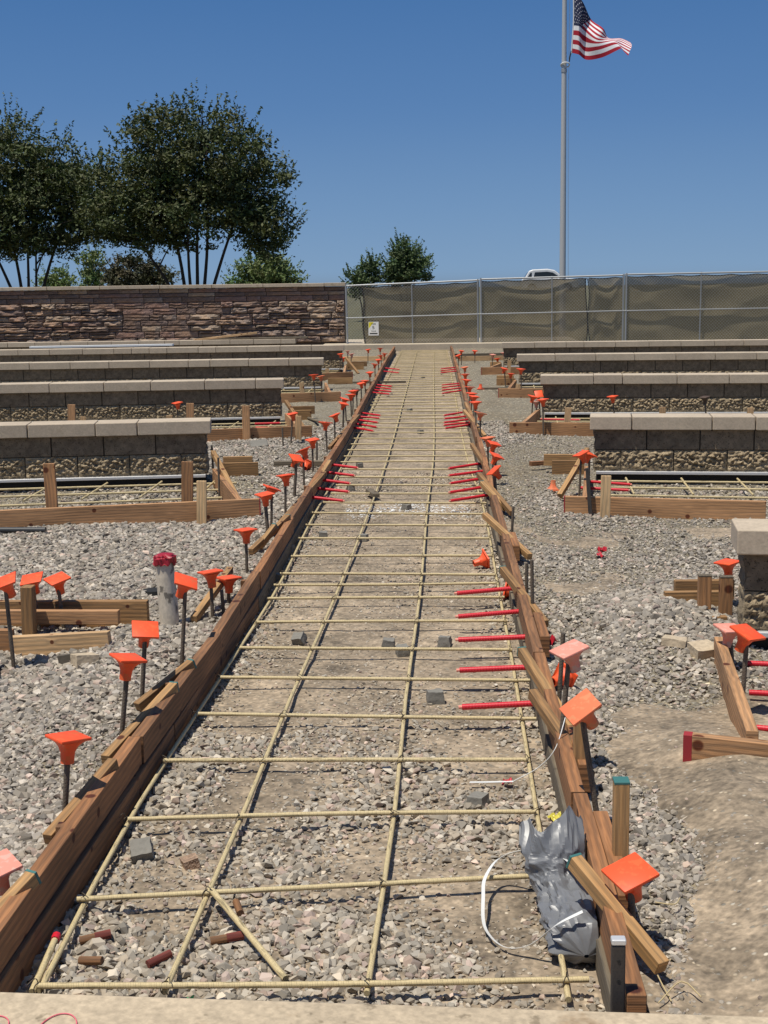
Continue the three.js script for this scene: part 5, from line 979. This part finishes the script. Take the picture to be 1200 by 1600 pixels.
  // pipe, planks
  const pipe = solo('black_pipe', barGeo([[-3.1, groundY(-3.1, -8.25) + 0.02, -8.22], [-2.37, groundY(-2.37, -8.2) + 0.02, -8.15]], 0.018, 14, 2), std({ color: lin(0.035, 0.036, 0.038), roughness: 0.5 }), 'black pipe lying before the near left strip board', 'pipe');
  const gp = solo('plank', plankGeo(0.42, 0.04, 0.07), M.grayWood, 'greenish grey board lying behind the left form stakes', 'plank'); gp.position.set(-1.12, 0.085, -11.2); gp.rotation.y = 0.03;
  const pk = solo('stick', barGeo([[-1.62, 0.07, -15.9], [-1.22, 0.07, -14.8]], 0.016, 8, 2), M.grayWood, 'dark stick in the gravel near the second left wall end', 'stick');
  const cr = solo('plank', plankGeo(0.42, 0.035, 0.05), M.form[0], 'curved reddish board end in the gravel left of the second right wall', 'plank'); cr.position.set(0.95, 0.1, -11.0); cr.rotation.y = 0.35;
  const pb = solo('flat_block', rbox(0.16, 0.03, 0.11, 0.006), M.dobie, 'flat grey block on the gravel before the second left strip', 'block'); pb.position.set(-1.64, groundY(-1.64, -12.66) + 0.025, -12.66); pb.rotation.set(0.5, 0.2, 0);
  // broken concrete
  const chunk = (w, h, d, s) => { const g = new THREE.BoxGeometry(w, h, d, 5, 4, 5), p = g.attributes.position; for (let i = 0; i < p.count; i++) { const n = 0.16 * fbm(p.getX(i) * 9 + s, p.getY(i) * 9, p.getZ(i) * 9, 2); p.setXYZ(i, p.getX(i) * (1 + n), p.getY(i) * (1 - n), p.getZ(i) * (1 + n)); } return metricUV(toCreasedNormals(g, 0.5)); };
  for (const [x, z, w, h, d, a, lab, m] of [[-1.80, -5.05, 0.2, 0.12, 0.2, 0.3, 'broken grey concrete lump at the left frame edge', M.dobie], [1.02, -5.18, 0.1, 0.05, 0.09, 0.4, 'tan concrete lump left of the nearest right wall', M.walk], [0.93, -5.28, 0.09, 0.03, 0.09, -0.3, 'flat tan slab piece lying left of the concrete lump', M.walk], [-1.42, -5.16, 0.1, 0.045, 0.06, 0.1, 'brown clod in front of the pale board at left', M.mortar], [-1.36, -5.1, 0.085, 0.05, 0.07, 0.6, 'second brown clod right of the first at left', M.walk], [-0.652, -3.40, 0.04, 0.03, 0.045, 0.4, 'small brown stone beside the chipped spacer block', M.rock[1]]]) { const c = solo('concrete_lump', chunk(w, h, d, x * 7), m, lab, 'concrete lump'); c.position.set(x, (x > leftEdge(z) && x < RIGHT_EDGE ? bedY(x, z) : groundY(x, z)) + h * 0.35, z); c.rotation.set(rr(-0.2, 0.2, r), a, rr(-0.2, 0.2, r)); }
  // small red-painted wood offcuts
  const bits = [[-0.80, -2.97, 0.07, 0.35, 'red-tipped round offcut near the left long bar'], [-0.782, -2.86, 0.055, -0.2, 'brown round offcut just below the red-tipped one'], [-0.63, -2.87, 0.06, 0.75, 'red round offcut near the second long bar'], [-0.492, -2.97, 0.075, 0.25, 'red-ended round offcut beside the askew bar'], [-0.488, -3.13, 0.055, 1.9, 'brown offcut standing behind the askew bar']];
  bits.forEach(([x, z, l, a, lab], i) => { const t = thing('wood_offcut', lab, 'wood offcut', [x, bedY(x, z) + 0.014, z], a, 'small round wood offcuts'); part('stub', barGeo([[-l / 2, 0, 0], [l / 2, 0.006, 0]], 0.0095, 10, 2), i === 2 ? M.redWorn : M.form[1], t); if (i !== 2 && i !== 4 && i !== 1) part('red_end', barGeo([[0, 0.003, 0], [l / 2 + 0.002, 0.0062, 0]], 0.0105, 10, 1), M.redWorn, t); });
  const ds = solo('wood_offcut', plankGeo(0.05, 0.03, 0.26), M.grayWood, 'dark short board end lying among bars by the left dowels', 'wood offcut'); ds.position.set(-0.455, 0.05, -9.75); ds.rotation.y = 0.25;
  // scraps of film
  const scrap = (s, w, h, amp) => { const g = new THREE.PlaneGeometry(w, h, 14, 14), p = g.attributes.position; for (let i = 0; i < p.count; i++) { const x = p.getX(i), y = p.getY(i); p.setXYZ(i, x * (1 + 0.5 * fbm(y * 30 + s, s, 1, 2)), y * (1 + 0.5 * fbm(x * 30, s, 5, 2)), amp * fbm(x * 45 + s * 3, y * 45, s, 3)); } g.rotateX(-Math.PI / 2); const f = g.toNonIndexed(); f.computeVertexNormals(); return f; };
  const film = (r_, g_, b_) => std({ color: lin(r_, g_, b_), roughness: 0.4, side: THREE.DoubleSide }), redF = film(0.5, 0.02, 0.035), sc = [[0.91, -7.49, 0.05, redF, 'red film scrap on the right gravel, farther of two'], [0.88, -7.3, 0.04, redF, 'red film scrap on the right gravel, nearer of two'], [0.445, -5.5, 0.07, redF, 'crumpled red film behind the right form near the dusty cap'], [0.208, -3.98, 0.03, redF, 'small red film knot by the right long bar'], [0.262, -3.55, 0.022, redF, 'tiny red film bit above the grey bag'], [0.334, -3.7, 0.045, film(0.62, 0.55, 0.08), 'yellow scrap at the right form above the grey bag'], [-0.533, -2.70, 0.022, film(0.03, 0.5, 0.12), 'bright green plastic bit by the nearest cross bar'], [-0.868, -2.35, 0.028, film(0.2, 0.42, 0.22), 'pale green bit on the sidewalk at left']];
  sc.forEach(([x, z, s, m, lab], i) => { const q = solo('film_scrap', scrap(i + 1, s, s, s * 0.5), m, lab, 'scrap'); const y = z > -2.42 ? 0.17 : x > leftEdge(z) && x < RIGHT_EDGE ? bedY(x, z) : groundY(x, z); q.position.set(x, y + s * 0.3 + 0.006, z); q.rotation.y = i; });
  // grey plastic bag slumped against the right form
  {
    const nu = 110, nv = 80, A = [V(0.322, 0.045, -2.84), V(0.305, 0.07, -2.98), V(0.288, 0.095, -3.10), V(0.284, 0.165, -3.17)], c = new THREE.CatmullRomCurve3(A), pos = [], idx = [], rg = (x) => 1 - 2 * Math.abs(x);
    for (let i = 0; i <= nu; i++) {
      const t = i / nu, o = c.getPoint(t), d = c.getTangent(t), s = V(0, 1, 0).cross(d).normalize(), u = d.clone().cross(s), rad = 0.001 + 0.063 * Math.sqrt(smooth(-0.004, 0.1, t)) + 0.008 * Math.sin(t * 8) + 0.014 * smooth(0.7, 1, t);
      for (let j = 0; j <= nv; j++) {
        const a = j / nv * 2 * Math.PI, ca = Math.cos(a), sa = Math.sin(a);
        const n = rg(fbm(ca * 0.9 + 3, sa * 0.9, t * 2.6, 1)) * 0.55 + rg(fbm(ca * 1.5 + 2 * t, sa * 1.5 + 7, t * 4.4, 1)) * 0.35 + 0.26 * rg(fbm(ca * 2.3 + 5, sa * 2.3, t * 7.5, 1)) - 0.1 + 0.1 * rg(fbm(ca * 4.1, sa * 4.1, t * 15, 1));
        const k = rad * (0.62 + 0.5 * n), lip = smooth(0.9, 1, t) * (0.035 + 0.05 * N3(ca * 1.6, sa * 1.6, 3));
        const q = o.clone().addScaledVector(s, ca * k * 1.05).addScaledVector(u, sa * k * 0.8).addScaledVector(d, lip * (sa > 0 ? 1.3 : 0.1));
        q.x = Math.min(q.x, RIGHT_EDGE - 0.004 - 0.004 * n); q.y = Math.max(q.y, 0.014 + 0.003 * n); pos.push(q.x, q.y, q.z);
        if (i < nu && j < nv) { const b = i * (nv + 1) + j; idx.push(b, b + 1, b + nv + 1, b + 1, b + nv + 2, b + nv + 1); }
      }
    }
    const g = new THREE.BufferGeometry(); g.setAttribute('position', new THREE.Float32BufferAttribute(pos, 3)); g.setIndex(idx);
    solo('plastic_bag', toCreasedNormals(g, 0.28), new THREE.MeshPhysicalMaterial({ color: lin(0.17, 0.175, 0.185), roughness: 0.42, side: THREE.DoubleSide, clearcoat: 0.25, clearcoatRoughness: 0.35 }), 'crumpled grey plastic bag slumped against the right form', 'plastic bag');
  }
  const white = film(0.75, 0.75, 0.72);
  solo('banding_strap', ribbonGeo([[0.33, 0.17, -2.98], [0.29, 0.155, -3.12], [0.22, 0.13, -3.22], [0.15, 0.09, -3.26], [0.115, 0.07, -3.2], [0.105, 0.065, -3.1], [0.107, 0.03, -3.0], [0.15, 0.02, -2.93], [0.2, 0.04, -2.9], [0.26, 0.11, -2.86], [0.315, 0.14, -2.86]], 0.0085, 0.001, 90, t => 0.5 * Math.sin(t * 7)), white, 'white plastic banding strap looping out of the grey bag', 'strap');
  solo('banding_strap', ribbonGeo([[0.095, 0.022, -3.98], [0.15, 0.03, -3.96], [0.225, 0.03, -3.965]], 0.011, 0.001, 30), white, 'short white strap lying by the right long bar', 'strap');
  solo('tie_wire', barGeo([[0.225, 0.03, -3.965], [0.30, 0.08, -3.95], [0.345, 0.14, -3.93], [0.385, 0.225, -4.0], [0.398, 0.235, -4.05]], 0.0016, 5, 8), white, 'thin pale wire curling from the short strap up to a brace', 'wire');
  // pink string on the sidewalk
  const pink = film(0.75, 0.16, 0.2), loop = (cx, cz, rx, rz, a0, a1) => Array.from({ length: 14 }, (_, i) => { const a = a0 + (a1 - a0) * i / 13; return [cx + rx * Math.cos(a), 0.1725, cz + rz * Math.sin(a)]; });
  solo('string', barGeo([...loop(-0.82, -2.30, 0.03, 0.05, 2.6, 6.0), ...loop(-0.70, -2.30, 0.035, 0.06, 3.2, 6.6), [-0.62, 0.1725, -2.25]], 0.0013, 5, 3), pink, 'looped pink string on the sidewalk at the left', 'string');
  solo('string', barGeo([[-0.50, 0.1725, -2.28], [-0.46, 0.173, -2.295], [-0.42, 0.1725, -2.29], [-0.45, 0.174, -2.285], [-0.49, 0.1725, -2.30], [-0.43, 0.1725, -2.305]], 0.0016, 5, 6), pink, 'short tangle of pink string on the sidewalk', 'string');
  // dry straw by the end of the right form
  for (const [i, pts] of [[[0.47, 0.012, -2.62], [0.452, 0.03, -2.70], [0.455, 0.035, -2.80]], [[0.44, 0.02, -2.60], [0.50, 0.03, -2.66], [0.53, 0.02, -2.62]], [[0.50, 0.03, -3.02], [0.54, 0.035, -3.0], [0.56, 0.03, -3.04]]].entries()) solo('straw', barGeo(pts.map(([x, y, z]) => [x, groundY(x, z) + y, z]), 0.0016, 5, 5), std({ color: lin(0.5, 0.4, 0.22) }), ['upright dry straw behind the steel stake', 'bent dry straw right of the form end', 'short dry straw right of the long brace'][i], 'straw');
  // spilled white powder on the bed
  const pw = makeRng(3), pg = new THREE.IcosahedronGeometry(1, 0), im = new THREE.InstancedMesh(pg, std({ color: lin(0.78, 0.77, 0.74) }), 900), mm = new THREE.Matrix4();
  for (let i = 0; i < 900; i++) { const x = -0.62 + 0.86 * pw(), z = -9.25 + (pw() + pw() + pw() - 1.5) * 0.26 + 0.08 * Math.sin(x * 9), s = 0.0016 + 0.0042 * pw() * pw(); mm.makeScale(s * 2.2, s * 0.5, s * 1.8); mm.setPosition(x, bedY(x, z) + 0.003, z); im.setMatrixAt(i, mm); }
  im.name = 'white_powder'; im.userData = { label: 'streak of white powder spilled across the path', category: 'powder', kind: 'stuff' }; im.castShadow = im.receiveShadow = true; scene.add(im);
}
scene.traverse(o => { if (o.isMesh) o.castShadow = o.receiveShadow = true; });
renderer.render(scene, camera);
